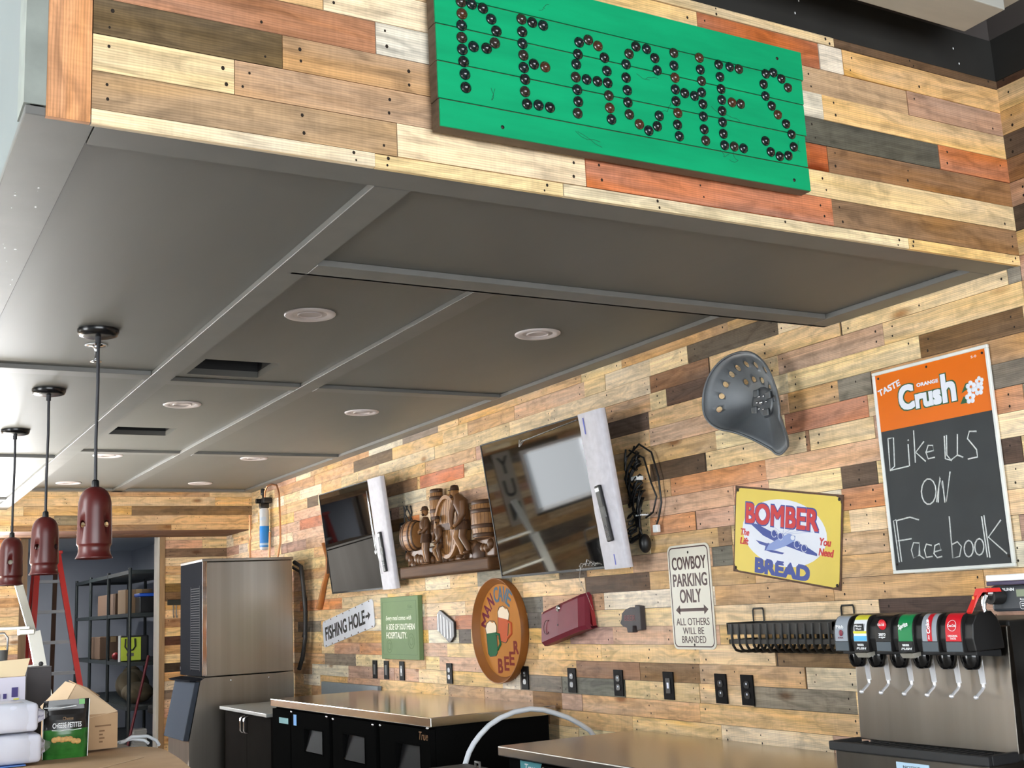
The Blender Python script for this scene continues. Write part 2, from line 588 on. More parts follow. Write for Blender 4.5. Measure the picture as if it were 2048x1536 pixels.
# bulkhead over the bar: boarded face towards the room
FY = 2.358
rf = random.Random(5)
mb = MB()
mb.box(.305, RW, FY + .012, FY + .09, 2.495, 3.9, 2)
zf = [2.4735, 2.508, 2.592, 2.675, 2.758, 2.841, 2.922, 3.005, 3.09, 3.12]
rows = [(zf[i], zf[i + 1], [(.391, RW - .001)]) for i in range(9)]
FE = [(2.49, .391, 1.02, 'L2'), (2.49, 1.02, 1.535, 'L'), (2.49, 1.535, 2.78, 'L2'), (2.49, 2.78, 3.3, 'Y'),
      (2.55, .391, 1.077, (166, 134, 104)), (2.55, 1.077, 1.605, 'L2'), (2.55, 1.605, 2.47, (190, 116, 74)), (2.55, 2.47, 3.3, (150, 116, 84)),
      (2.63, .391, .69, 'L'), (2.63, .69, 1.4, (186, 150, 112)), (2.63, 2.1, 3.3, 'L'),
      (2.72, .391, .80, (112, 94, 68)), (2.72, .80, 1.6, (184, 150, 108)), (2.72, 2.2, 2.475, (182, 104, 66)), (2.72, 2.475, 3.3, (158, 116, 80)),
      (2.80, .391, 1.03, (166, 112, 86)), (2.80, 1.03, 1.6, 'W'), (2.80, 2.2, 2.385, 'G2'), (2.80, 2.385, 2.965, (92, 84, 78)), (2.80, 2.965, 3.3, (182, 118, 84)),
      (2.88, .391, .9, 'T'), (2.88, .9, 1.7, 'L2'), (2.88, 2.2, 2.475, 'W'), (2.88, 2.475, 3.3, 'Y'),
      (2.96, .391, 1.1, 'P'), (2.96, 1.1, 1.9, 'T'), (2.96, 2.0, 2.85, (176, 144, 114)), (2.96, 2.85, 3.3, (184, 148, 128)),
      (3.04, 1.3, 2.02, 'Y'), (3.04, 2.02, 2.483, (176, 112, 80)), (3.04, 2.483, 2.58, 'W'), (3.04, 2.58, 3.3, (216, 170, 112)),
      (3.1, 1.4, 2.55, 'L'), (3.1, 2.55, 3.3, (112, 86, 64))]
plank_rows(mb, Vector((0, FY, 0)), Vector((1, 0, 0)), Vector((0, -1, 0)), rows, rf, explicit=FE, nails=.0042)
mb.box(.30, RW, FY - .003, FY + .02, 3.12, 3.267, 3)
mb.box(.30, RW, FY - .001, FY + .02, 3.267, 3.9, 4)
for cx_, cz_ in ((2.40, 3.17), (2.42, 3.215), (3.10, 3.20), (3.12, 3.15), (2.0, 3.18), (1.8, 3.21)):
    mb.add([(cx_ + .003 * math.cos(k * PI / 3), FY - .0036, cz_ + .0045 * math.sin(k * PI / 3)) for k in range(6)], [(0, 1, 2, 3, 4, 5)], 5)
struct(mb.build('wall_bulkhead', [PLANK, HOLE, BACKING, BLACKP, TAUPE, WHITE], recalc=False))
# upright corner board of reddish fir
mb = MB()
plank_rows(mb, Vector((0, FY - .004, 0)), Vector((0, 0, 1)), Vector((0, -1, 0)), [(.303, .390, [(2.4735, 3.9)])], random.Random(3),
           explicit=[(.35, 2.47, 3.9, (216, 158, 112))], V=Vector((1, 0, 0)), holes=False)
struct(mb.build('trim_corner', [PLANK, HOLE]))
mb = MB()
mb.box(.275, .30, FY, 10.76, 2.497, 3.9, 0)
mb.box(.262, .3045, FY - .004, FY + .10, 2.497, 3.9, 1)
struct(mb.build('wall_bulkhead_left', [mat('grey_green_drywall', rgb(128, 136, 136), .75, noise=.03, scale=3), mat('weathered_white_board', rgb(142, 148, 142), .75, noise=.14, scale=14)]))

# dropped ceiling: panels, step and openings
Z0, ZP, Z1, ZR = 2.476, 2.4955, 2.633, 2.6525
YE = 10.75
mb = MB()
mb.box(.30, 1.12, FY + .02, YE, ZP, ZP + .03)                      # over the bar front
mb.box(1.12, RW, FY + .02, 3.245, ZP, ZP + .03)                    # first bay by the wall
mb.box(1.12, RW, 3.235, 3.25, Z0, ZR + .03)                        # step up
mb.box(1.15, 1.165, 3.25, YE, Z0 + .005, ZR + .03)
hx0, hx1 = 1.40, 1.755
hy = [(5.26, 5.61), (7.27, 7.57)]
ys = [3.25, hy[0][0], hy[0][1], hy[1][0], hy[1][1], YE]
for i in range(5):
    if i in (1, 3):
        mb.box(1.165, hx0, ys[i], ys[i + 1], ZR, ZR + .03)
        mb.box(hx1, RW, ys[i], ys[i + 1], ZR, ZR + .03)
    else:
        mb.box(1.165, RW, ys[i], ys[i + 1], ZR, ZR + .03)
struct(mb.build('ceiling', GREYP))
mb = MB()
for a, b in hy:
    mb.box(hx0 - .03, hx0, a - .03, b + .03, ZR + .0301, ZR + .35)
    mb.box(hx1, hx1 + .03, a - .03, b + .03, ZR + .0301, ZR + .35)
    mb.box(hx0, hx1, a - .03, a, ZR + .0301, ZR + .35)
    mb.box(hx0, hx1, b, b + .03, ZR + .0301, ZR + .35)
    mb.box(hx0 - .03, hx1 + .03, a - .03, b + .03, ZR + .35, ZR + .37)
struct(mb.build('ceiling_duct_opening', MATTEB))
# flat trim boards under the panels
boards = [(.264, .401, FY, YE, Z0, ZP), (.401, RW, FY, 2.476, Z0, ZP), (1.066, 1.166, 2.476, YE, Z0, ZP), (3.2, RW, 2.476, 3.25, Z0, ZP),
          (1.166, 3.2, 3.14, 3.25, Z0, ZP), (.401, 1.066, 4.85, 4.95, Z0, ZP), (.401, 1.066, 7.44, 7.54, Z0, ZP), (.401, 1.066, 9.9, 10.0, Z0, ZP),
          (3.2, RW, 3.25, YE, Z1, ZR), (2.012, 2.11, 3.25, YE, Z1, ZR),
          (1.166, 2.012, 5.70, 5.80, Z1, ZR), (2.11, 3.2, 5.70, 5.80, Z1, ZR), (1.166, 2.012, 8.24, 8.34, Z1, ZR), (2.11, 3.2, 8.24, 8.34, Z1, ZR),
          (1.166, 3.2, 10.65, 10.75, Z1, ZR)]
for i, q in enumerate(boards):
    g = .0012
    b = MB().box(q[0] + g, q[1] - g, q[2] + g, q[3] - g, q[4], q[5], 0, .0015, 1)
    if i == 0:
        # white scuffs where the grey paint has chipped off
        rs = random.Random(8)
        for _ in range(26):
            cx_, cy_, r_ = rs.uniform(.285, .385), rs.choice((rs.uniform(2.75, 2.95), rs.uniform(3.2, 3.9), rs.uniform(3.2, 3.9))), rs.uniform(.0012, .005)
            b.add([(cx_ + r_ * rs.uniform(.4, 1) * math.cos(k * PI / 3), cy_ + 1.8 * r_ * rs.uniform(.4, 1) * math.sin(k * PI / 3), q[4] - .0004) for k in range(6)], [(0, 1, 2, 3, 4, 5)], 1)
    struct(b.build('trim_%d' % (i + 1), [GREYT, WHITE]))

# upper ceiling of the front room and the boxed beam under it
struct(MB().box(-4.1, 3.45, -4.2, 2.45, 3.9, 4.0).build('ceiling_front', TAUPE))
struct(MB().box(-4.1, .30, 2.45, 11.6, 3.9, 4.0).build('ceiling_left', PALEW))
mb = MB()
mb.box(-1.5, 3.03, 2.02, 2.20, 3.20, 3.40, 0, .003)
mb.box(-1.5, 2.96, 2.05, 2.20, 3.155, 3.20, 0, .003)
struct(mb.build('trim_beam', mat('pale_grey_beam_paint', rgb(176, 176, 170), .6, noise=.08, scale=16, stretch=(.2, 1, 1))))

# far wall: boarded header box in front, boarded wall with doorway behind
DX0, DX1, DZ = 1.45, 2.63, 2.335
rfar = random.Random(23)
mb = MB()
HB = 2.29
mb.box(-4.0, RW + .01, YE + .012, 11.6, HB + .012, 2.9, 2)
rows = [(HB, rowz(2), [(-1.5, RW)]), (rowz(2), rowz(1), [(-1.5, RW)]), (rowz(1), rowz(0), [(-1.5, RW)]), (rowz(0), rowz(-1), [(-1.5, RW)]), (rowz(-1), rowz(-2), [(-1.5, RW)])]
FEX = [(2.46, 2.2, 3.3, (130, 100, 72)), (2.46, 1.3, 2.2, 'T'), (2.38, 1.55, 1.98, (128, 110, 86)), (2.55, 1.2, 2.95, 'L'), (2.55, 2.95, 3.3, 'Y'), (2.31, 1.2, 2.55, (150, 118, 84)), (2.31, 2.55, 3.3, 'T'), (2.38, 1.98, 3.3, 'T')]
plank_rows(mb, Vector((0, YE, 0)), Vector((1, 0, 0)), Vector((0, -1, 0)), rows, rfar, explicit=FEX, nails=.004)
plank_rows(mb, Vector((0, 0, HB)), Vector((1, 0, 0)), Vector((0, 0, -1)), [(YE + .013, 11.2, [(-1.5, RW)]), (11.2, 11.6, [(-1.5, RW)])], rfar, V=Vector((0, 1, 0)), holes=False, explicit=[(11.0, -1.5, 3.3, (96, 72, 52)), (11.4, -1.5, 3.3, (104, 80, 58))])
struct(mb.build('wall_header', [PLANK, HOLE, BACKING], recalc=False))

mb = MB()
WA, WB = (-1.7, -.72, 1.45, 2.2), (.30, 1.19, .95, 2.2)
rows = []
for n in range(2, 30):
    z0, z1 = rowz(n + 1), rowz(n)
    if z1 < 0.1:
        break
    zc = (z0 + z1) / 2
    sp = [(-3.9, RW)]

    def clip(sp, a, b):
        out = []
        for p, q in sp:
            if a > p:
                out.append((p, min(q, a)))
            if b < q:
                out.append((max(p, b), q))
        return [(p, q) for p, q in out if q - p > .02]
    if zc < DZ:
        sp = clip(sp, DX0 - .06, DX1 + .06)
    for w in (WA, WB):
        if w[2] < zc < w[3]:
            sp = clip(sp, w[0], w[1])
    rows.append((z0, z1, sp))
FX2 = [(1.71, 2.69, 3.3, (118, 92, 68)), (1.46, 2.69, 3.3, 'B'), (1.37, 2.69, 3.3, 'L'), (1.29, 2.69, 3.3, (84, 58, 44)), (1.21, 2.69, 3.3, 'T'), (1.04, 2.69, 3.3, (70, 62, 50)), (2.13, 2.69, 3.3, (118, 98, 76)), (1.79, 2.69, 3.3, (120, 98, 70))]
plank_rows(mb, Vector((0, 11.6, 0)), Vector((1, 0, 0)), Vector((0, -1, 0)), rows, rfar, explicit=FX2, nails=.004)
for x0, x1, z0, z1 in [(-4.0, WA[0], 0, 2.3), (WA[0], WA[1], 0, WA[2]), (WA[0], WA[1], WA[3], 2.3), (WA[1], WB[0], 0, 2.3), (WB[0], WB[1], 0, WB[2]), (WB[0], WB[1], WB[3], 2.3),
                       (WB[1], DX0, 0, 2.3), (DX0, DX1, DZ, 2.9), (DX1, RW, 0, 2.3), (-4.0, DX0, 2.3, 2.9), (DX1, RW, 2.3, 2.9)]:
    mb.box(x0, x1, 11.604, 11.72, z0, z1, 2)
struct(mb.build('wall_far', [PLANK, HOLE, BACKING], recalc=False))
# door frame boards
DOORW = mat('door_frame_board', rgb(150, 124, 92), .7, noise=.18, scale=6, stretch=(6, 6, .6))
DOORD = mat('dark_frame_board', rgb(104, 84, 62), .7, noise=.18, scale=6, stretch=(6, 6, .6))
d = MB()
d.box(DX1 + .012, DX1 + .062, 11.585, 11.66, 0, DZ + .05, 0)
d.box(DX0 - .062, DX0, 11.585, 11.66, 0, DZ + .05, 1)
d.box(DX0, DX1 + .012, 11.585, 11.66, DZ, DZ + .05, 1)
d.box(DX1 - .006, DX1 + .012, 11.60, 11.75, 0, DZ, 2)
d.box(DX0 - .006, DX0 + .012, 11.665, 11.75, 0, DZ, 2)
struct(d.build('door_1', [DOORW, DOORD, mat('white_jamb', rgb(205, 205, 200), .6)]))
GLASS = mat('window_glass', (1, 1, 1), 0.0, trans=1.0)
for i, w in enumerate((WA, WB)):
    f = MB()
    for q in ((w[0], w[0] + .05, w[2], w[3]), (w[1] - .05, w[1], w[2], w[3]), (w[0] + .05, w[1] - .05, w[2], w[2] + .05), (w[0] + .05, w[1] - .05, w[3] - .05, w[3])):
        f.box(q[0], q[1], 11.59, 11.7, q[2], q[3])
    wo = struct(f.build('window_%d' % (i + 1), WHITE))

# storage room behind the doorway
s = MB()
s.box(.5, 3.3, 16.0, 16.1, 0, 2.6)
s.box(.4, .5, 11.72, 16.1, 0, 2.6)
s.box(3.285, 3.303, 11.72, 16.0, 0, 2.6)
s.box(.5, 1.44, 11.725, 11.75, 0, 2.6)
s.box(2.66, 3.28, 11.725, 11.75, 0, 2.6)
struct(s.build('wall_storage', STORW))
struct(MB().box(.4, 3.3, 11.72, 16.1, 2.43, 2.5).build('ceiling_storage', mat('storage_ceiling_paint', rgb(168, 178, 192), .8)))

# rest of the room (behind and left of the camera)
s = MB()
s.box(-4.1, -3.1, -4.3, -4.2, 0, 4.0)
s.box(2.7, 3.45, -4.3, -4.2, 0, 4.0)
s.box(-3.1, 2.7, -4.3, -4.2, 0, .3)
s.box(-3.1, 2.7, -4.3, -4.2, 3.2, 4.0)
struct(s.build('wall_back', PALEW))
s = MB()
for q in ((-3.1, -3.0), (-1.1, -1.02), (.8, .88), (2.62, 2.7)):
    s.box(q[0], q[1], -4.25, -4.15, .3, 3.2)
struct(s.build('window_3', MATTEB))
s = MB()
s.box(-4.1, -4.0, -4.2, 7.5, 0, 4.0)
s.box(-4.1, -4.0, 9.2, 11.6, 0, 4.0)
s.box(-4.1, -4.0, 7.5, 9.2, 0, .9)
s.box(-4.1, -4.0, 7.5, 9.2, 2.75, 4.0)
struct(s.build('wall_left', PALEW))
s = MB()
for y in (7.5, 8.32, 9.12):  # unseen opening placed to let the sun onto the white counter
    s.box(-4.06, -3.99, y, y + .08, .9, 2.75)
struct(s.build('window_4', WHITE))
s = MB()
for y in (.1, 2.4, 4.8, 7.12):  # frame added around the left lamp panel; the wall behind is solid
    s.box(-3.998, -3.91, y, y + .08, .65, 2.75)
struct(s.build('window_5', WHITE))

# ================================================================ things on the walls
INK = mat('black_ink', rgb(22, 22, 24), 0.6)
RUST = mat('rusty_edge', rgb(92, 66, 50), 0.8, noise=.3, scale=40)
SCREW = mat('dark_screw', rgb(50, 44, 40), 0.5, .6)

# ---------------- big green board with glass studs spelling PEACHES
BEADS = [(1.23, 2.906), (1.259, 2.907), (1.29, 2.903), (1.312, 2.879), (1.325, 2.85), (1.319, 2.817), (1.295, 2.798), (1.259, 2.795), (1.231, 2.875), (1.229, 2.844), (1.228, 2.812), (1.228, 2.781), (1.23, 2.75), (1.232, 2.718), (1.233, 2.684), (1.399, 2.898), (1.43, 2.896), (1.462, 2.895), (1.399, 2.864), (1.398, 2.832), (1.399, 2.801), (1.398, 2.768), (1.428, 2.783), (1.461, 2.782), (1.4, 2.737), (1.398, 2.704), (1.402, 2.672), (1.435, 2.675), (1.468, 2.675), (1.568, 2.871), (1.597, 2.884), (1.626, 2.873), (1.644, 2.844), (1.649, 2.808), (1.649, 2.775), (1.65, 2.74), (1.65, 2.706), (1.653, 2.675), (1.562, 2.837), (1.555, 2.808), (1.551, 2.772), (1.584, 2.772), (1.617, 2.773), (1.553, 2.738), (1.554, 2.706), (1.55, 2.674), (1.748, 2.897), (1.783, 2.897), (1.808, 2.876), (1.813, 2.842), (1.724, 2.871), (1.712, 2.839), (1.709, 2.801), (1.71, 2.766), (1.709, 2.732), (1.711, 2.699), (1.741, 2.677), (1.77, 2.664), (1.799, 2.681), (1.808, 2.712), (1.874, 2.904), (1.871, 2.867), (1.871, 2.832), (1.869, 2.798), (1.868, 2.764), (1.871, 2.731), (1.867, 2.697), (1.87, 2.665), (1.961, 2.908), (1.961, 2.873), (1.962, 2.84), (1.959, 2.806), (1.96, 2.772), (1.958, 2.736), (1.957, 2.699), (1.959, 2.667), (1.9, 2.793), (1.933, 2.791), (2.028, 2.901), (2.067, 2.902), (2.1, 2.902), (2.029, 2.865), (2.029, 2.829), (2.028, 2.797), (2.064, 2.796), (2.095, 2.797), (2.026, 2.764), (2.024, 2.731), (2.023, 2.697), (2.024, 2.664), (2.058, 2.666), (2.091, 2.666), (2.199, 2.907), (2.228, 2.916), (2.257, 2.903), (2.279, 2.88), (2.187, 2.873), (2.19, 2.838), (2.21, 2.812), (2.23, 2.789), (2.258, 2.766), (2.275, 2.737), (2.279, 2.7), (2.255, 2.67), (2.222, 2.663), (2.19, 2.671), (2.174, 2.701)]
GREEN = mat('green_painted_wood', rgb(9, 160, 106), 0.5, spec=.2, noise=.12, scale=7, stretch=(.5, 1, 3), bump=.25)
OLDW = mat('weathered_grey_wood', rgb(104, 88, 72), 0.85, noise=.25, scale=18, stretch=(.3, 1, 4))
sg = thing('letter_board', 'large green painted plank board with dark glass studs spelling PEACHES on the bulkhead', 'sign', (1.745, FY, 2.57))
SF = 2.296
zb = [2.575, 2.646, 2.742, 2.838, 2.915, 3.005]
xr = [(1.162, 2.331), (1.160, 2.329), (1.160, 2.336), (1.159, 2.338), (1.158, 2.346)]
g = MB()
w = MB()
for i, (a, b) in enumerate(xr):
    g.box(a, b, SF - .0012, SF + .004, zb[i] + .0015, zb[i + 1] - .0015, 0, .001, 1)
    w.box(a - .001, b + .001, SF + .0042, FY - .022, zb[i] + .001, zb[i + 1] - .001, 0)
w.box(1.25, 2.25, FY - .022, FY - .0045, 2.60, 2.66, 0)
w.box(1.25, 2.25, FY - .022, FY - .0045, 2.90, 2.96, 0)
w.build('wood_back', OLDW, sg)
gf = g.build('painted_planks', GREEN, sg)
CRACK = mat('dark_green_crack', rgb(20, 92, 62), .8)
rk = random.Random(2)
for x0, z0, sc in [(1.545, 2.625, .07), (2.07, 2.628, .03), (2.02, 2.632, .02), (1.30, 2.665, .03), (1.84, 2.73, .03), (2.30, 2.69, .03), (1.47, 2.945, .02), (1.78, 2.81, .04), (2.045, 2.76, .05)]:
    for _ in range(2):
        a = rk.choice((0, 0, 3.1, 1.2)) + rk.uniform(-.3, .3)
        pts = [(x0 + rk.uniform(-.2, .2) * sc, SF - .0012, z0)]
        for j in range(4):
            a += rk.uniform(-.6, .6)
            pts.append((pts[-1][0] + math.cos(a) * sc * .28, SF - .0012, pts[-1][2] + math.sin(a) * sc * .28))
        k = MB()
        k.tube(pts, .0007, 5)
        k.build('wood_crack', CRACK, gf)
for x0, z0 in [(1.33, 2.60), (2.27, 2.60), (2.25, 2.965), (1.21, 2.97)]:
    q = MB()
    q.lathe([(.0001, -.0026), (.0045, -.0025), (.0052, -.0012)], (x0, SF, z0), 'y', 10)
    q.build('screw', SCREW, gf)
BEAD = [mat('dark_glass_stud', rgb(14, 20, 22), 0.08, coat=.6), mat('teal_black_glass_stud', rgb(8, 26, 30), 0.08, coat=.6), mat('brown_glass_stud', rgb(74, 40, 24), 0.1, coat=.6), mat('smoky_glass_stud', rgb(44, 34, 28), 0.1, coat=.6)]


def stud(mb, x, z):
    pr = [(.0142, -.0012), (.0146, -.004), (.0135, -.006), (.0112, -.0062), (.0105, -.0085), (.0085, -.0115), (.005, -.0135), (0.0001, -.0142)]
    mb.lathe(pr, (x, SF, z), 'y', 18)


rest = MB()
for i, (x, z) in enumerate(BEADS):
    m_ = BEAD[2] if i in (31, 62, 8, 23, 36, 56, 65, 68, 99, 84) else BEAD[(i * 7) % 2 if i % 5 else 3]
    if i < 100:
        b = MB()
        stud(b, x, z)
        b.build('glass_stud', m_, sg)
    else:
        stud(rest, x, z)
ro = rest.build('glass_studs', BEAD[0], sg)
ro['kind'] = 'stuff'

# ---------------- televisions on tilting mounts
SCREEN = mat('dark_glossy_screen', rgb(7, 7, 8), 0.035, spec=.5)
FOAM = mat('white_foam_wrap', rgb(200, 198, 206), 0.6, noise=.07, scale=30, bump=.3)
FILM = mat('clear_plastic_film', (1, 1, 1), 0.08, trans=.92, spec=.6)
REMB = mat('remote_black', rgb(16, 16, 18), 0.5)
TAPEB = mat('blue_tape_mark', rgb(90, 100, 190), 0.6)


def tv(label, yc, zb_, xb, width, height, tilt, fw, cord):
    M = FR((xb, yc, zb_), 0, tilt)
    t = thing('television', label, 'television', (RW, yc, zb_))
    W2 = width / 2
    b = MB(M)
    b.box(-W2, W2, 0, height, -.026, -.002, 0, .004)
    b.box(-W2 + .12, W2 - .12, .03, height * .62, -.062, -.026, 0, .008)
    b.box(-W2, W2, 0, .012, -.002, .004, 0)
    b.box(-W2, W2, height - .007, height, -.002, .004, 0)
    b.box(-W2, -W2 + .007, .012, height - .007, -.002, .004, 0)
    b.box(W2 - .007, W2, .012, height - .007, -.002, .004, 0)
    b.build('casing', MATTEB, t)
    s_ = MB(M)
    s_.box(-W2 + .0071, W2 - .0071, .0121, height - .0071, -.0019, .0012, 0)
    s_.build('screen', SCREEN, t)
    f = MB(M)
    n = 14
    top, bot = [], []
    rgt = W2 - .012
    rings = []
    for i in range(n + 1):
        v = -.004 + (height + .006) * i / n
        wob = .002 * math.sin(i * 2.1)
        x0 = W2 - fw + wob
        rings.append([(x0, v, .0045), (x0 + .002, v, .0085), (W2 - .004, v, .0095 + wob * .5), (W2 + .004, v, .004), (W2 + .0045, v, -.02), (W2 + .001, v, -.026), (W2 + .0008, v, .003)])
    f.loft(rings, 0, True)
    fo = f.build('foam_strip', FOAM, t)
    if cord:
        f = MB(M)
        f.box(W2 - fw + .10, W2 - fw + .107, .015, .065, .0105, .0112, 0)
        f.build('tape_mark', TAPEB, fo)
        f = MB(M)
        f.box(W2 - fw + .04, W2 - fw + .048, height - .10, height - .02, .0105, .0112, 0)
        f.build('tape_mark', TAPEB, fo)
    p = MB(M)
    if cord:
        # loose clear film bunched along the lower edge and lifted at the top edge
        rng = random.Random(4)
        for q in range(6):
            x = W2 - fw - .02 - q * .028
            p.tube([(x, .018 + rng.uniform(0, .02), .006), (x - .03, .03 + rng.uniform(0, .03), .011), (x - .06, .022, .006)], .0022, 6)
        p.tube([(-W2 + .42, height - .07, .005), (-W2 + .46, height - .045, .008), (W2 - fw - .02, height - .02, .006)], .0022, 6)
        p.tube([(-W2 + .42, height - .07, .005), (-W2 + .44, height - .035, .008)], .003, 6)
        p.tube([(W2 - fw - .21, .02, .006), (W2 - fw - .235, -.04, .008), (W2 - fw - .25, -.12, -.03), (W2 - fw - .25, -.2, -.05)], [.002, .0025, .002, .0012], 6)
        p.box(W2 - fw - .25, W2 - fw, .004, .012, .005, .0062, 0)
    else:
        # limp strap of film hanging down the front
        p.tube([(W2 - fw - .05, height - .07, .004), (W2 - fw - .045, height * .55, .005), (W2 - fw - .03, height * .36, .006)], .003, 6)
        p.build('plastic_film', FILM, t)
        p = MB(M)
        p.ball((W2 - fw - .028, height * .34, .007), (.02, .018, .006), 0, 10, 6)
        p.tube([(W2 - fw - .03, height * .5, .005), (W2 - fw + .0, height * .3, .006), (W2 - fw + .03, height * .14, .011)], .003, 6)
    p.build('plastic_film', FILM, t)
    # wall bracket
    k = MB(M)
    k.box(-.22, -.18, .1, height * .85, -.075, -.0625, 0)
    k.box(.18, .22, .1, height * .85, -.075, -.0625, 0)
    k.build('mount_rail', MATTEB, t)
    k = MB()
    k.box(RW - .022, RW - .006, yc - .3, yc + .3, zb_ + .2, zb_ + .26)
    k.box(RW - .022, RW - .006, yc - .3, yc + .3, zb_ + .48, zb_ + .54)
    k.box(RW - .11, RW - .008, yc - .22, yc - .18, zb_ + .28, zb_ + .46)
    k.box(RW - .11, RW - .008, yc + .18, yc + .22, zb_ + .28, zb_ + .46)
    k.box(RW - .022, RW - .006, yc - .22, yc + .22, zb_ + .26, zb_ + .48)
    k.build('wall_bracket', MATTEB, t)
    return t, M, W2


def remote(label, M, W2, fw, v0, lean, ln=.2):
    o = M @ Vector((0, 0, 0))
    R_ = M @ Matrix.Translation((W2 - fw * .50, v0, .0105)) @ Matrix.Rotation(lean, 4, 'Z')
    p = R_ @ Vector((0, 0, 0))
    t = thing('remote_control', label, 'remote control', p)
    b = MB(R_)
    b.box(-.021, .021, -ln / 2, ln / 2, 0, .018, 0, .006)
    b.build('body', REMB, t)
    b = MB(R_)
    b.box(-.016, .016, ln / 2 - .03, ln / 2 - .012, .0182, .0192)
    b.build('label_sticker', WHITE, t)
    b = MB(R_)
    for i in range(4):
        for j in (-1, 0, 1):
            b.box(j * .011 - .0035, j * .011 + .0035, -ln / 2 + .02 + i * .016, -ln / 2 + .03 + i * .016, .0182, .0198)
    b.build('buttons', mat('grey_button', rgb(66, 66, 70), .5), t)
    b = MB(R_)
    b.box(-.03, .03, -.02, .03, .0182, .019, 0)
    b.build('tape_band', FILM, t)


tv2, M2, W22 = tv('larger-looking television with crumpled clear film, right of the carved relief', 5.08, 1.615, 3.15, 1.21, .745, math.radians(7.8), .19, True)
remote('black remote taped upright to the right edge of the film-wrapped television', M2, W22, .19, .26, math.radians(6), .27)
tv1, M1, W21 = tv('further television with bare dark screen, left of the carved relief', 7.80, 1.618, 3.19, 1.19, .75, math.radians(7.2), .22, False)
remote('black remote taped upright to the right edge of the further television', M1, W21, .22, .25, math.radians(3), .27)

# cables behind the televisions
CABLE = mat('black_cable', rgb(14, 14, 15), 0.45)
rc = random.Random(9)
c = MB()
yb, zb0 = 4.56, 2.0
for i in range(9):
    a0 = rc.uniform(0, 6)
    pts = []
    for j in range(22):
        t_ = j / 21
        rad = .04 + .05 * rc.random()
        pts.append((RW - .02 - .04 * abs(math.sin(a0 + j * .7)), yb + .05 * math.sin(a0 + t_ * 11) + rc.uniform(-.012, .012) - .02, 2.14 - .38 * t_ + .05 * math.cos(a0 + t_ * 14)))
    c.tube(pts, .0048, 6)
lp = [(RW - .05, 4.57, 2.14), (RW - .04, 4.480, 2.19), (RW - .03, 4.400, 2.14), (RW - .03, 4.360, 2.02), (RW - .03, 4.350, 1.9), (RW - .03, 4.380, 1.83), (RW - .03, 4.400, 1.80)]
c.tube(lp, .005, 6)
c.tube([(RW - .05, 4.550, 2.17), (RW - .04, 4.450, 2.12), (RW - .03, 4.420, 2.0), (RW - .03, 4.385, 1.93), (RW - .03, 4.420, 1.86), (RW - .03, 4.480, 1.84)], .0045, 6)
cb = thing('cable_bundle', 'tangle of black cables hanging behind the right edge of the film-wrapped television', 'cables', (RW, yb, 1.8))
c.build('cords', CABLE, cb)
c = MB()
c.box(RW - .04, RW - .02, 4.385, 4.420, 1.765, 1.80, 0, .003)
c.box(RW - .06, RW - .02, 4.490, 4.540, 2.02, 2.04, 0, .003)
c.box(RW - .06, RW - .02, 4.470, 4.520, 1.85, 1.857, 0)
c.build('plug_and_tie', WHITE, cb)
c = MB()
c.ball((RW - .045, 4.480, 1.72), (.03, .028, .045), 0, 12, 8)
c.build('ferrite_plug', CABLE, cb)
c = MB()
for i in range(4):
    a0 = i * 1.3
    c.tube([(RW - .03 - .02 * math.sin(a0 + j), 7.17 + .02 * math.sin(a0 + j * .9), 2.16 - .05 * j) for j in range(8)], .005, 6)
cb2 = thing('cable_bundle', 'black cables and power box hanging between the further television and the relief', 'cables', (RW, 7.19, 1.75))
c.build('cords', CABLE, cb2)
c = MB()
c.box(RW - .06, RW - .012, 7.15, 7.25, 1.92, 2.05, 0, .006)
c.build('power_box', BLACK, cb2)
c = MB()
c.box(RW - .0612, RW - .0602, 7.165, 7.22, 1.97, 2.03)
c.build('white_label', WHITE, cb2)

# ---------------- carved wooden relief of coopers and barrels
CARVE = mat('carved_brown_wood', rgb(98, 66, 40), 0.42, spec=.3, noise=.3, scale=9, stretch=(1, 1, .5), bump=.35)
CARVEL = mat('lighter_carved_wood', rgb(142, 100, 58), 0.45, spec=.25, noise=.22, scale=14, bump=.3)
CARVED = mat('dark_carved_wood', rgb(74, 50, 34), 0.5, spec=.2, noise=.3, scale=14, bump=.3)
MR = FR((RW - .006, 7.14, 1.672))
rl = thing('carved_relief', 'carved brown wooden relief of three figures among barrels between the televisions', 'carving', (RW, 6.5, 1.672))
# base ledge: long plank with ragged stone front (frame: x 0..1.25, y up, z out)
b = MB(MR)
b.box(0, 1.24, 0, .075, 0, .11, 0, .012)
b.build('ledge', mat('dark_ledge_wood', rgb(88, 62, 42), 0.6, spec=.1, noise=.25, scale=9, stretch=(1, .3, 3)), rl)
b = MB(MR)
rb_ = random.Random(6)
b.box(.01, 1.22, .0751, .19, 0, .055, 0, .012)
for i in range(26):
    x = .03 + i * .046
    b.ball((x, .10 + rb_.uniform(-.015, .06), .055), (.032, .026 + rb_.uniform(0, .012), .022), 0, 8, 6)
b.ball((1.03, .10, .055), (.075, .07, .03), 2, 14, 8)
b.build('stone_course', [CARVE, CARVEL, CARVED], rl)


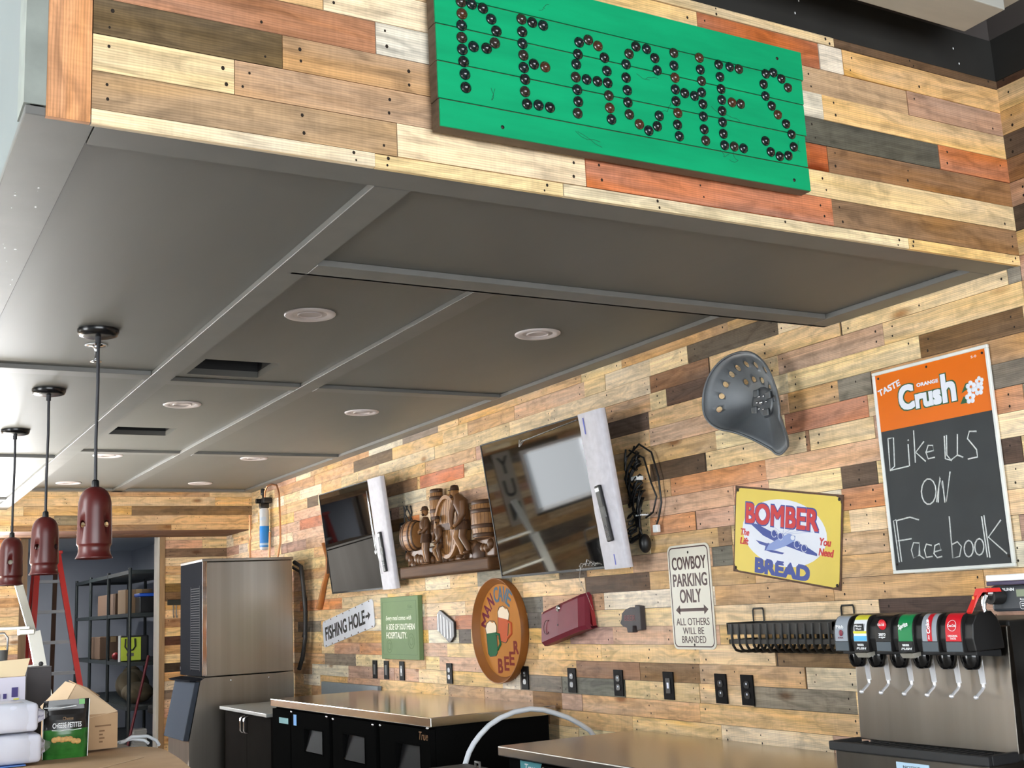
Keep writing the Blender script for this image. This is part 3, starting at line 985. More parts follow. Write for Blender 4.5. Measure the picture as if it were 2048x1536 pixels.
def barrel(cx, cy, cz, r, ln, axis, mat_i=CARVEL, tiltz=0.0):
    k = MB(MR @ Matrix.Translation((cx, cy, cz)) @ Matrix.Scale(.58, 4, (0, 0, 1)))
    pr = []
    for i in range(9):
        t_ = i / 8 * 2 - 1
        pr.append((r * (1 - .18 * t_ * t_), ln / 2 * t_))
    k.lathe(pr, (0, 0, 0), axis, 20, 0, True, True, True)
    for i in range(20):
        a = 2 * PI * i / 20
        pts = []
        for t_ in (-.98, -.5, 0, .5, .98):
            q = r * (1 - .18 * t_ * t_) + .0004
            x, y, h = q * math.cos(a), q * math.sin(a), ln / 2 * t_
            pts.append({'y': (y, h, x), 'x': (h, x, y), 'z': (x, y, h)}[axis])
        k.tube(pts, .0016, 4, 1)
    for t_ in (-.86, -.4, .4, .86):
        q = r * (1 - .18 * t_ * t_)
        k.lathe([(q + .001, ln / 2 * t_ - .012), (q + .005, ln / 2 * t_ - .010), (q + .005, ln / 2 * t_ + .010), (q + .001, ln / 2 * t_ + .012)], (0, 0, 0), axis, 20, 1)
    return k.build('barrel', [mat_i, CARVED], rl)


barrel(.115, .275, .063, .10, .20, 'x')
barrel(.47, .445, .05, .065, .20, 'y')
barrel(.47, .30, .043, .07, .16, 'y', CARVE)
barrel(1.11, .30, .063, .105, .22, 'y')
# big wheel-like cask end seen from the front
k = MB(MR @ Matrix.Translation((.675, .29, .045)) @ Matrix.Scale(.82, 4, (1, 0, 0)))
k.lathe([(.0001, .035), (.17, .035), (.172, .05), (.195, .05), (.2, .035), (.205, -.04)], (0, 0, 0), 'z', 32, 0, False)
for i in range(-5, 6):
    x = i * .03
    h = math.sqrt(max(0, .168 ** 2 - x * x))
    k.box(x - .0012, x + .0012, -h, h, .035, .0362, 1)
k.box(-.165, .165, -.02, .02, .036, .046, 1)
k.build('cask', [CARVEL, CARVED], rl)


def figure(name, x, y, h, turn, pose):
    """small carved man, h tall, standing at (x, y)"""
    Mf = MR @ Matrix.Translation((x, y, .085)) @ Matrix.Scale(h, 4)
    k = MB(Mf)
    p = pose
    # trunk: pelvis, waist, chest, neck
    k.tube([p['hip'], p['waist'], p['chest'], p['neck']], [.085, .082, .105, .045], 12, 0)
    for sd in ('l', 'r'):
        k.tube(p['leg' + sd], [.062, .052, .042, .03], 10, 1 if sd == 'l' else 0)
        f_ = Vector(p['leg' + sd][-1])
        k.ball(f_ + Vector((.02 * turn, -.012, .03)), (.045, .026, .055), 0, 10, 6)
        k.tube(p['arm' + sd], [.045, .042, .034, .026], 10, 0)
        k.ball(p['arm' + sd][-1], .03, 1, 8, 6)
    # tunic skirt
    hp = Vector(p['hip'])
    k.lathe([(.085, .05), (.1, 0), (.115, -.1)], hp, 'y', 14, 2)
    hd = Vector(p['head'])
    k.ball(hd, (.055, .068, .062), 1, 14, 10)
    k.ball(hd + Vector((.02 * turn, -.004, .062)), (.011, .016, .014), 1, 8, 6)
    k.ball(hd + Vector((.012 * turn, -.045, .045)), (.03, .028, .025), 2, 8, 6)
    k.ball(hd + Vector((-.02 + .015 * turn, .014, .056)), .008, 2, 6, 5)
    k.ball(hd + Vector((.02 + .015 * turn, .014, .056)), .008, 2, 6, 5)
    # cap with brim
    k.lathe([(.06, .03), (.064, .06), (.05, .1), (.0001, .112)], hd, 'y', 14, 2)
    k.lathe([(.0001, .034), (.078, .030), (.08, .040), (.0001, .05)], hd + Vector((.01 * turn, 0, .01)), 'y', 14, 2)
    return k.build(name, [CARVE, CARVEL, CARVED], rl)


figure('carved_figure', .375, .075, .36, 1, dict(hip=(0, .48, 0), waist=(0, .56, 0), chest=(-.01, .72, .01), neck=(0, .84, .0), head=(.015, .92, .02),
       legl=[(-.04, .47, 0), (-.045, .27, .02), (-.04, .1, 0), (-.035, .03, 0)], legr=[(.04, .47, 0), (.05, .26, .03), (.05, .1, .01), (.055, .03, 0)],
       arml=[(-.10, .77, .02), (-.14, .62, .03), (-.06, .56, .1), (.02, .60, .12)], armr=[(.09, .77, .02), (.14, .64, .06), (.08, .56, .11), (.0, .58, .13)]))
figure('carved_figure', .575, .075, .27, 1, dict(hip=(.02, .42, 0), waist=(.01, .54, .01), chest=(0, .72, .03), neck=(.0, .86, .04), head=(.0, .97, .06),
       legl=[(-.05, .40, .02), (-.10, .30, .12), (-.06, .12, .05), (-.05, .03, .03)], legr=[(.06, .40, .02), (.12, .30, .12), (.08, .12, .06), (.08, .03, .03)],
       arml=[(-.12, .78, .04), (-.17, .6, .08), (-.1, .48, .14), (.04, .5, .16)], armr=[(.12, .78, .04), (.19, .64, .08), (.15, .5, .14), (.05, .42, .17)]))
figure('carved_figure', .875, .095, .44, -1, dict(hip=(.04, .46, 0), waist=(.06, .58, 0), chest=(.03, .74, .02), neck=(-.05, .84, .03), head=(-.10, .88, .04),
       legl=[(-.01, .46, .02), (-.07, .27, .06), (-.0, .12, .02), (.03, .02, .02)], legr=[(.08, .46, 0), (.10, .26, .05), (.16, .12, 0), (.20, .06, 0)],
       arml=[(-.06, .76, .06), (-.10, .6, .1), (-.08, .47, .12), (-.06, .40, .12)], armr=[(.14, .74, .04), (.17, .57, .06), (.10, .46, .1), (.03, .42, .12)]))

# ---------------- small signs
SIGNW = mat('white_enamel_sign', rgb(226, 230, 240), 0.4, spec=.2, noise=.03, scale=8)
a = math.radians(8.5)
MF = FR((RW - .0045, 8.867, 1.214), a)
t = thing('arrow_sign', 'tilted white enamel sign reading FISHING HOLE with arrow', 'sign', (RW, 8.36, 1.3))
b = MB(MF)
ch = .02
b.prism([(ch, 0), (1.04 - ch, 0), (1.04, ch), (1.04, .2 - ch), (1.04 - ch, .2), (ch, .2), (0, .2 - ch), (0, ch)], 0, .006)
b.build('panel', SIGNW, t)
b = MB(MF)
b.text('FISHING HOLE', .055, .048, .815, .098, .006, .0008, 0, bold=.01, fat=.0035)
b.box(.885, .94, .085, .102, .006, .0068)
b.prism([(.935, .064), (.978, .095), (.935, .124)], .006, .0068)
b.build('lettering', INK, t)
b = MB(MF)
for i in range(8):
    b.ball((.06 + i * .13, .192, .006), (.009, .006, .0012), 0, 8, 5)
    b.ball((.05 + i * .135, .008, .006), (.011, .006, .0012), 0, 8, 5)
b.build('rust_spots', RUST, t)

GRN = mat('olive_green_canvas', rgb(104, 128, 86), 0.75, noise=.04, scale=10)
GRND = mat('darker_green_print', rgb(84, 108, 70), 0.75)
CREAM = mat('cream_print', rgb(236, 238, 222), 0.6)
MG = FR((RW - .0045, 7.665, 1.148))
t = thing('canvas_sign', 'olive green canvas sign with white hospitality lettering', 'sign', (RW, 7.36, 1.148))
b = MB(MG)
b.box(0, .62, 0, .415, 0, .032, 0, .003)
b.build('canvas', GRN, t)
b = MB(MG)
b.text('Every meal comes with', .09, .250, .42, .04, .032, .0006, 0, bold=.004, shear=.2)
b.text('A SIDE OF SOUTHERN', .09, .195, .47, .04, .032, .0006, 0, bold=.012)
b.text('HOSPITALITY.', .09, .137, .345, .043, .032, .0006, 0, bold=.012)
b.build('lettering', CREAM, t)
b = MB(MG)
for q in ((.03, .59, .03, .033), (.03, .59, .382, .385), (.03, .033, .033, .382), (.587, .59, .033, .382)):
    b.box(q[0], q[1], q[2], q[3], .032, .0326)
for cx_, cy_, r_ in ((.14, .085, .045), (.5, .12, .05)):
    b.lathe([(r_ - .003, .032), (r_ - .003, .0326), (r_, .0326), (r_, .032)], (cx_, cy_, 0), 'z', 24)
    b.lathe([(r_ * .55 - .003, .032), (r_ * .55 - .003, .0326), (r_ * .55, .0326), (r_ * .55, .032)], (cx_, cy_, 0), 'z', 20)
b.text('Est.', .46, .335, .07, .022, .032, .0006, 0)
b.box(.44, .55, .325, .328, .032, .0326)
b.build('faint_print', GRND, t)

# cast metal grille
MT = FR((RW - .0045, 6.81, 1.26))
t = thing('metal_grille', 'small slanted black and silver slotted metal grille on plank wall', 'grille', (RW, 6.68, 1.26))
out = [(0, .08), (.012, .18), (.05, .20), (.075, .195), (.245, .125), (.245, .035), (.19, .0), (.165, 0)]
b = MB(MT)
b.prism(out, 0, .016, 0, .004)
b.build('plate', mat('dark_cast_metal', rgb(52, 50, 50), .45, .6), t)
for i in range(5):
    x = .03 + i * .043
    y1 = .185 - max(0, (x - .06)) * .36
    y0 = max(.012, .07 - x * .42 + (0 if x < .17 else (x - .17) * .9))
    b = MB(MT)
    b.tube([(x, y0 + .012, .016), (x, y1 - .01, .016)], .007, 8, 0, True, .6)
    b.build('slat', mat('silver_slat', rgb(170, 170, 172), .35, .8) if i == 0 else bpy.data.materials['silver_slat'], t)

# round tray MAN CAVE BEER
TRAYW = mat('amber_wood_tray', rgb(184, 122, 58), 0.65, spec=.06, noise=.10, scale=5, stretch=(1, 2, .6))
TRAYD = mat('dark_amber_rim', rgb(138, 84, 36), 0.45, spec=.25, noise=.15, scale=8)
MT = FR((RW - .0045, 5.965, 1.33), 0, .0)
t = thing('painted_tray', 'round wooden tray painted MAN CAVE BEER with two mugs', 'tray', (RW, 5.965, 1.04))
b = MB(MT)
b.lathe([(.0001, 0), (.262, 0), (.289, .05), (.293, .052), (.296, .05), (.29, 0.0)], (0, 0, 0), 'z', 56, 1)
b.build('rim', [TRAYW, TRAYD], t)
b = MB(MT)
b.lathe([(.0001, .012), (.255, .012), (.262, .0105)], (0, 0, 0), 'z', 56, 0)
b.build('tray_face', TRAYW, t)


def arc_text(mb, s, r, a0, a1, h, z0, mat_i=0, bold=.01):
    n = len(s)
    for i, ch_ in enumerate(s):
        if ch_ == ' ':
            continue
        an = a0 + (a1 - a0) * (i / max(1, n - 1))
        Mx = Matrix.Translation((r * math.cos(an), r * math.sin(an), 0)) @ Matrix.Rotation(an - PI / 2, 4, 'Z')
        w_ = h * (.95 if ch_ in 'MW' else .62)
        mb.text(ch_, -w_ / 2, -h / 2, w_, h, z0, .0008, mat_i, bold, 0, Mx, fat=.002)


b = MB(MT)
arc_text(b, 'MAN', .20, math.radians(164), math.radians(124), .08, .0122, bold=.01)
b.build('lettering', mat('maroon_paint', rgb(108, 34, 52), .7, spec=.1), t)
b = MB(MT)
arc_text(b, 'CAVE', .205, math.radians(103), math.radians(60), .085, .0122, bold=.01)
b.build('lettering', mat('blue_grey_paint', rgb(84, 108, 126), .7, spec=.1), t)
b = MB(MT)
for i, ch_ in enumerate('BEER'):
    x, y = (-.055, .02, .082, .135)[i], (-.238, -.222, -.192, -.13)[i]
    b.text(ch_, x, y, .05, .076 - i * .003, .0122, .0008, 0, .01, fat=.003)
b.build('lettering', mat('red_brown_paint', rgb(118, 36, 24), .7, spec=.1), t)


def mug(x, y, ang, body, name):
    Mx = MT @ Matrix.Translation((x, y, 0)) @ Matrix.Rotation(ang, 4, 'Z')
    k = MB(Mx)
    k.prism([(-.055, -.085), (-.035, -.1), (.035, -.1), (.055, -.085), (.06, .03), (-.06, .03)], .012, .0135, 0)
    k.prism([(-.058, .0305), (.058, .0305), (.066, .065), (.05, .09), (.02, .085), (-.01, .098), (-.045, .085), (-.066, .06)], .012, .0137, 1)
    k.tube([(.055, .02, .0125), (.095, .015, .0125), (.1, -.04, .0125), (.06, -.07, .0125)], .008, 8, 0)
    k.tube([(-.062, .03, .013), (-.056, -.085, .013), (-.035, -.102, .013), (.035, -.102, .013), (.056, -.085, .013), (.062, .03, .013), (.068, .065, .013), (.045, .093, .013), (-.01, .1, .013), (-.05, .09, .013), (-.068, .06, .013), (-.062, .03, .013)], .0022, 6, 2)
    k.build(name, [body, mat('painted_foam_' + name, rgb(226, 206, 176), .6), mat('mug_outline_' + name, rgb(70, 60, 44), .6)], t)


mug(-.118, -.045, math.radians(4), mat('green_paint', rgb(40, 98, 64), .7, spec=.1), 'green_mug')
mug(.025, .035, math.radians(-8), mat('salmon_paint', rgb(190, 92, 56), .7, spec=.1), 'salmon_mug')

# maroon glove-box door
MAR = mat('maroon_painted_metal', rgb(116, 42, 54), 0.5, spec=.15, noise=.08, scale=9)
MARI = mat('bright_maroon_inside', rgb(150, 32, 44), 0.45)
MM = FR((RW - .0045, 5.40, 1.245), math.radians(11.5))
t = thing('glovebox_door', 'maroon metal glove box door with silver lock hung on plank wall', 'car part', (RW, 5.15, 1.25))
prof = [(0.0, 0.0), (.0, .012), (.10, .02), (.118, .012)]
b = MB(MM)
sec = lambda x, dz: [(x, .005, .01), (x, .0, .085 + dz), (x, .02, .1 + dz), (x, .165, .075 + dz), (x, .18, .06 + dz), (x, .185, .03), (x, .178, .028), (x, .172, .055 + dz), (x, .16, .068 + dz), (x, .025, .09 + dz), (x, .012, .08 + dz), (x, .014, .012)]
b.loft([sec(0.0, -.035), sec(.012, -.01), sec(.2, .0), sec(.40, .0), sec(.435, -.02), sec(.44, -.04)], 0, False, False, False)
b.build('shell', MAR, t)
b = MB(MM)
b.box(.03, .43, .015, .17, .008, .03, 0)
b.build('inner_panel', MARI, t)
b = MB(MM)
b.lathe([(.0001, .0), (.014, .0), (.018, -.004), (.018, -.012)], (.21, .155, .086), 'z', 20, 0)
b.lathe([(.0001, .0008), (.005, .0008), (.005, .0)], (.21, .155, .086), 'z', 12, 1)
b.build('lock', [CHROME, INK], t)
b = MB(MM)
b.tube([(.085 + .032 * math.cos(x / 20 * 2 * PI), .085 + .036 * math.sin(x / 20 * 2 * PI), .0895 - .00015 * (.036 * math.sin(x / 20 * 2 * PI)) / .001) for x in range(3, 18)], .0022, 6)
b.ball((.20, .072, .0915), (.005, .005, .002), 1, 10, 6)
b.build('embossed_ring', [mat('dark_maroon_line', rgb(92, 32, 42), .5), INK], t)

# small dark badge plaque
MP = FR((RW - .0045, 4.745, 1.311))
t = thing('wooden_plaque', 'small dark rounded wooden plaque with faded red lettering, right of the maroon glove box door', 'plaque', (RW, 4.66, 1.31))
b = MB(MP)
b.prism([(.0, .045), (.014, .062), (.02, .09), (.05, .108), (.09, .118), (.13, .112), (.132, .128), (.172, .122), (.172, .012), (.138, .008), (.135, .03), (.105, .03), (.1, 0), (.058, 0), (.054, .022), (.02, .03)], 0, .03, 0, .003)
b.build('board', mat('dark_slate_wood', rgb(60, 54, 58), .6, noise=.15, scale=30), t)
b = MB(MP)
b.text('BEER', .04, .055, .09, .026, .03, .0008, 0, bold=.01, shear=.1)
b.build('lettering', mat('faded_red', rgb(110, 60, 62), .6), t)

# cowboy parking sign
CREAMS = mat('cream_enamel', rgb(224, 220, 206), 0.35, noise=.02, scale=6)
BRN = mat('dark_brown_print', rgb(66, 38, 36), 0.5)
MC = FR((RW - .0045, 4.363, 1.234))
W_, H_ = .302, .462


def rrect(x0, y0, x1, y1, r, n=5):
    P_ = []
    for cx_, cy_, a0 in ((x1 - r, y0 + r, -PI / 2), (x1 - r, y1 - r, 0), (x0 + r, y1 - r, PI / 2), (x0 + r, y0 + r, PI)):
        for i in range(n + 1):
            an = a0 + PI / 2 * i / n
            P_.append((cx_ + r * math.cos(an), cy_ + r * math.sin(an)))
    return P_


t = thing('parking_sign', 'upright cream metal sign reading COWBOY PARKING ONLY in brown', 'sign', (RW, 4.21, 1.234))
b = MB(MC)
b.prism(rrect(0, 0, W_, H_, .03), 0, .004)
b.build('panel', CREAMS, t)
b = MB(MC)
o_, i_ = rrect(.009, .009, W_ - .009, H_ - .009, .026), rrect(.0145, .0145, W_ - .0145, H_ - .0145, .021)
n = len(o_)
b.add([(p[0], p[1], .0046) for p in o_] + [(p[0], p[1], .0046) for p in i_], [(i, (i + 1) % n, n + (i + 1) % n, n + i) for i in range(n)])
b.text('COWBOY', .03, .352, .242, .056, .004, .0008, 0, fat=.0012)
b.text('PARKING', .03, .277, .242, .056, .004, .0008, 0, fat=.0012)
b.text('ONLY', .072, .205, .15, .058, .004, .0008, 0, fat=.0012)
b.box(.06, .24, .166, .180, .004, .0048)
b.prism([(.035, .173), (.065, .152), (.065, .194)], .004, .0048)
b.prism([(.267, .173), (.237, .194), (.237, .152)], .004, .0048)
b.text('ALL OTHERS', .032, .105, .235, .032, .004, .0008, 0)
b.text('WILL BE', .075, .066, .15, .03, .004, .0008, 0)
b.text('BRANDED', .065, .028, .17, .03, .004, .0008, 0)
b.build('lettering', BRN, t)
b = MB(MC)
b.lathe([(.0001, .0055), (.005, .005), (.006, .004)], (W_ / 2, H_ - .035, 0), 'z', 12)
b.lathe([(.0001, .0055), (.005, .005), (.006, .004)], (W_ / 2, .02, 0), 'z', 12)
b.build('bolt', SCREW, t)

# bread sign
MBR = FR((RW - .0045, 3.911, 1.562), math.radians(-9.7))
W_, H_ = .622, .364
YEL = mat('yellow_enamel', rgb(222, 198, 84), 0.4, noise=.05, scale=6)
t = thing('bread_sign', 'yellow tin sign tilted clockwise with BOMBER BREAD and blue aeroplane', 'sign', (RW, 3.58, 1.5))
b = MB(MBR)
b.box(0, W_, 0, H_, 0, .003)
b.build('backing', RUST, t)
b = MB(MBR)
cc = .028
b.prism([(.008 + cc, .008), (W_ - .008 - cc, .008), (W_ - .012, .016), (W_ - .008, .008 + cc), (W_ - .008, H_ - .008 - cc), (W_ - .016, H_ - .014), (W_ - .008 - cc, H_ - .008), (.008 + cc, H_ - .008), (.016, H_ - .014), (.008, H_ - .008 - cc), (.008, .008 + cc), (.016, .016)], .003, .0042)
b.build('panel', YEL, t)
b = MB(MBR)
b.prism([(.30 + .245 * math.cos(i / 40 * 2 * PI), .19 + .135 * math.sin(i / 40 * 2 * PI)) for i in range(40)], .0042, .005)
b.build('white_oval', SIGNW, t)
REDP = mat('red_print', rgb(196, 38, 44), 0.5)
BLUP = mat('blue_print', rgb(48, 70, 150), 0.5)
BLUL = mat('pale_blue_print', rgb(130, 150, 205), 0.5)
b = MB(MBR)
b.text('BOMBER', .074, .212, .424, .086, .005, .0005, 1, bold=.01, fat=.006)
b.text('BOMBER', .077, .215, .418, .080, .0055, .0007, 0, bold=.01, fat=.0035)
b.text('The', .045, .160, .052, .026, .0042, .0016, 0, bold=.01, shear=.2, fat=.001)
b.text('Lift', .042, .122, .052, .027, .0042, .0016, 0, bold=.01, shear=.2, fat=.001)
b.text('You', .508, .162, .058, .028, .0042, .0016, 0, bold=.01, shear=.2, fat=.001)
b.text('Need', .504, .122, .078, .028, .0042, .0016, 0, bold=.01, shear=.2, fat=.001)
b.text('BREAD', .142, .017, .31, .054, .0042, .0009, 1, bold=.01, fat=.005)
b.build('lettering', [REDP, BLUP], t)
b = MB(MBR)


def plane_part(mb, pts, z0, z1, mi):
    mb.prism(pts, z0, z1, mi)


# aeroplane: wing, fuselage, tailplane, fin, four engines
plane_part(b, [(.104, .211), (.138, .214), (.228, .190), (.336, .165), (.429, .151), (.495, .127), (.495, .118), (.44, .121), (.358, .134), (.273, .147), (.184, .169)], .005, .0060, 0)
plane_part(b, [(.141, .146), (.208, .139), (.294, .143), (.30, .136), (.23, .124), (.164, .132)], .005, .0058, 0)
plane_part(b, [(.209, .116), (.26, .114), (.311, .111), (.301, .104), (.24, .105), (.205, .109)], .005, .0058, 0)
plane_part(b, [(.203, .111), (.219, .135), (.272, .163), (.335, .191), (.372, .184), (.369, .165), (.316, .138), (.252, .116)], .005, .0064, 1)
plane_part(b, [(.195, .108), (.203, .135), (.217, .142), (.232, .116)], .005, .0062, 0)
for ex, ey in ((.25, .183), (.288, .175), (.383, .152), (.424, .141)):
    b.ball((ex, ey, .0055), (.019, .016, .0012), 0, 12, 6)
    b.tube([(ex + .015 * math.cos(q * PI / 6), ey + .015 * math.sin(q * PI / 6), .0065) for q in range(12)], .0013, 5, 2)
b.ball((.358, .176, .006), (.013, .011, .0012), 2, 10, 6)
for q in range(5):
    b.tube([(.30, .185, .0053), (.25 + q * .055, .215 - .003 * abs(q - 2), .0053)], .0005, 4, 1)
b.build('aeroplane_print', [BLUP, BLUL, SIGNW], t)
b = MB(MBR)
for x, y in ((.018, .018), (W_ - .018, .018), (.018, H_ - .018), (W_ - .018, H_ - .018)):
    b.lathe([(.0001, .0062), (.006, .006), (.0068, .004)], (x, y, 0), 'z', 10)
b.build('screw', SCREW, t)

# orange soda chalkboard
MCH = FR((RW - .006, 3.024, 1.508))
W_, H_ = .512, .737
t = thing('chalkboard_sign', 'tall framed chalkboard with orange soda header and Like us ON Facebook in chalk', 'chalkboard', (RW, 2.77, 1.508))
b = MB(MCH)
fr = .012
b.box(0, W_, 0, fr, 0, .012, 0, .002, 1)
b.box(0, W_, H_ - fr, H_, 0, .012, 0, .002, 1)
b.box(0, fr, fr, H_ - fr, 0, .012, 0, .002, 1)
b.box(W_ - fr, W_, fr, H_ - fr, 0, .012, 0, .002, 1)
b.build('frame', mat('chipped_white_frame', rgb(228, 230, 226), .5, noise=.05, scale=20), t)
b = MB(MCH)
b.box(fr, W_ - fr, fr, .515, 0, .006)
b.build('slate', mat('chalkboard_slate', rgb(48, 52, 54), .7, noise=.16, scale=5), t)
b = MB(MCH)
b.box(fr, W_ - fr, .515, H_ - fr, 0, .0065)
ORG = mat('orange_enamel', rgb(226, 112, 18), .25, noise=.03, scale=4)
b.build('header_panel', ORG, t)
DGRN = mat('dark_green_print', rgb(24, 84, 48), .5)
b = MB(MCH)
for ft, zz, th, mi_ in ((.0085, .0065, .0006, 1), (.0045, .0071, .0008, 0)):
    b.text('C', .116, .580, .062, .082, zz, th, mi_, bold=.02, fat=ft)
    b.text('rus', .190, .576, .106, .044, zz, th, mi_, bold=.02, fat=ft)
    b.text('h', .309, .576, .050, .092, zz, th, mi_, bold=.02, fat=ft)
b.text('ORANGE', .199, .649, .094, .012, .0065, .0008, 0, bold=.01, fat=.0007)
b.text('TASTE', 0, 0, .106, .022, .0065, .0008, 0, bold=.01, fat=.001, M=Matrix.Translation((.023, .646, 0)) @ Matrix.Rotation(math.radians(13), 4, 'Z'))
b.text('5-0', .44, .703, .022, .008, .0065, .0006, 0)
b.build('lettering', [SIGNW, DGRN], t)
b = MB(MCH)
for cx_, cy_, r_ in ((.426, .607, .022), (.462, .619, .018), (.455, .592, .021), (.418, .571, .022)):
    for q in range(5):
        an = q * 2 * PI / 5 + .3
        b.ball((cx_ + r_ * .58 * math.cos(an), cy_ + r_ * .58 * math.sin(an), .0068), (r_ * .44, r_ * .44, .0008), 0, 10, 5)
    b.ball((cx_, cy_, .0075), (r_ * .22, r_ * .22, .0008), 1, 8, 5)
for pts in ([(.385, .592), (.405, .622), (.43, .625), (.415, .603)], [(.375, .556), (.392, .58), (.405, .575), (.402, .556)]):
    b.prism(pts, .0066, .0071, 2)
b.build('blossom_print', [SIGNW, ORG, DGRN], t)
CHALK = [[(0.0409, 0.4868), (0.0376, 0.4268), (0.0348, 0.3703), (0.1232, 0.3757)], [(0.0409, 0.4868), (0.0669, 0.4863), (0.0573, 0.3828), (0.0367, 0.3721)], [(0.1303, 0.4537), (0.1257, 0.3754)], [(0.1305, 0.4669), (0.1358, 0.4687)], [(0.1618, 0.4984), (0.1535, 0.3836)], [(0.2021, 0.4531), (0.1604, 0.4199), (0.1999, 0.3821)], [(0.2069, 0.4135), (0.2394, 0.4154), (0.238, 0.4336), (0.2183, 0.4365), (0.2053, 0.4137), (0.2116, 0.3902), (0.2414, 0.3914)], [(0.3013, 0.4609), (0.2928, 0.3921), (0.3079, 0.3729), (0.3368, 0.3861), (0.3472, 0.4571)], [(0.2917, 0.4591), (0.2849, 0.3804), (0.3114, 0.3706)], [(0.3368, 0.3861), (0.3596, 0.3755)], [(0.4259, 0.4544), (0.3968, 0.4589), (0.3858, 0.4356), (0.4169, 0.3937), (0.4169, 0.369), (0.3779, 0.3668)], [(0.2289, 0.2727), (0.223, 0.254), (0.2121, 0.2397), (0.1982, 0.2324), (0.1841, 0.2338), (0.1725, 0.2437), (0.1659, 0.26), (0.1655, 0.2796), (0.1715, 0.2985), (0.1826, 0.313), (0.1966, 0.3201), (0.2107, 0.3184), (0.2221, 0.3084), (0.2286, 0.2921), (0.2289, 0.2727)], [(0.2328, 0.2342), (0.2518, 0.321), (0.268, 0.2338), (0.2983, 0.3344)], [(0.2614, 0.2314), (0.2616, 0.3072)], [(0.2529, 0.3177), (0.226, 0.2362)], [(0.0376, 0.1913), (0.0415, 0.0411)], [(0.0376, 0.1913), (0.0244, 0.1891), (0.0303, 0.0397)], [(0.0371, 0.188), (0.1014, 0.1954), (0.1408, 0.1822)], [(0.0353, 0.1162), (0.0987, 0.1194)], [(0.1307, 0.1017), (0.1049, 0.1048), (0.0914, 0.08), (0.0971, 0.0507), (0.1229, 0.0588), (0.1309, 0.1029), (0.1269, 0.0585), (0.1454, 0.046)], [(0.1839, 0.0897), (0.1607, 0.0957), (0.1498, 0.0762), (0.1541, 0.0505), (0.1824, 0.052)], [(0.1925, 0.0671), (0.2224, 0.0714), (0.2162, 0.0938), (0.1973, 0.0888), (0.1893, 0.061), (0.2014, 0.0464), (0.2231, 0.0495)], [(0.2723, 0.1833), (0.2667, 0.0407), (0.2956, 0.0451), (0.3081, 0.0781), (0.2938, 0.0945), (0.2697, 0.0869)], [(0.3551, 0.0671), (0.3506, 0.0537), (0.3424, 0.0442), (0.3326, 0.0411), (0.3239, 0.0453), (0.3186, 0.0557), (0.3181, 0.0695), (0.3226, 0.083), (0.3309, 0.0925), (0.3407, 0.0955), (0.3494, 0.0912), (0.3546, 0.0808), (0.3551, 0.0671)], [(0.3981, 0.0702), (0.3937, 0.057), (0.3856, 0.0476), (0.376, 0.0445), (0.3675, 0.0487), (0.3623, 0.059), (0.3618, 0.0727), (0.3663, 0.086), (0.3744, 0.0955), (0.384, 0.0984), (0.3925, 0.0941), (0.3977, 0.0838), (0.3981, 0.0702)], [(0.4135, 0.1736), (0.4165, 0.0337)], [(0.4037, 0.1714), (0.4074, 0.0354)], [(0.4771, 0.1529), (0.4207, 0.1005), (0.4844, 0.0426)]]
b = MB(MCH)
for st in CHALK:
    b.tube([(x, y, .0062) for x, y in st], .0027, 6, 0, True, .4)
b.build('chalk_writing', mat('white_chalk', rgb(206, 210, 208), .9, noise=.2, scale=120), t)
b = MB(MCH)
for x, y in ((.026, .712), (.486, .712), (.25, .712), (.019, .033), (.49, .035)):
    b.lathe([(.0001, .0085), (.004, .008), (.005, .006)], (x, y, 0), 'z', 10)
b.build('screw', SCREW, t)

# tractor seat: pan pressed out of sheet, row of holes, boss in the middle
SEATM = mat('worn_blue_grey_steel', rgb(104, 108, 112), 0.5, .45, noise=.3, scale=6, rnoise=.12)
MS = FR((RW - .006, 3.60, 2.235))
OUTL = [(-.265, .0), (-.252, .09), (-.19, .165), (-.10, .205), (.0, .21), (.08, .19), (.15, .13), (.19, .04), (.205, -.05), (.195, -.12), (.165, -.175), (.12, -.215), (.075, -.232), (.03, -.19), (-.03, -.14), (-.10, -.105), (-.16, -.09), (-.225, -.055)]


def smooth(pts, n=3):
    for _ in range(n):
        q = []
        for i in range(len(pts)):
            a_, b_ = Vector(pts[i]), Vector(pts[(i + 1) % len(pts)])
            q += [a_ * .75 + b_ * .25, a_ * .25 + b_ * .75]
        pts = q
    return [(p[0], p[1]) for p in pts]


ol = smooth(OUTL, 2)
C0 = (.01, .01)
rings = []
for k_ in range(11):
    f_ = k_ / 10
    zz = .025 + .11 * f_ ** 2.2
    if k_ == 10:
        zz += .0
    rings.append([(C0[0] + (x - C0[0]) * f_ + .0, C0[1] + (y - C0[1]) * f_, zz - (.09 if y < -.1 else 0) * f_ * f_ * min(1, (-.1 - y) / .1 if y < -.1 else 0)) for x, y in ol])
rings[0] = [(C0[0] + .002 * math.cos(2 * PI * i / len(ol)), C0[1] + .002 * math.sin(2 * PI * i / len(ol)), .025) for i in range(len(ol))]
b = MB(MS)
b.loft(rings, 0, True, True, False)
t = thing('tractor_seat', 'old steel tractor seat with a row of round holes hung on plank wall', 'tractor seat', (RW, 3.6, 2.0))
seat = b.build('pan', SEATM, t)
md = seat.modifiers.new('sheet', 'SOLIDIFY')
md.thickness = .004
md.offset = 0
dg = bpy.context.evaluated_depsgraph_get()
sm_ = bpy.data.meshes.new_from_object(seat.evaluated_get(dg))
seat.modifiers.clear()
seat.data = sm_
c = MB(MS)
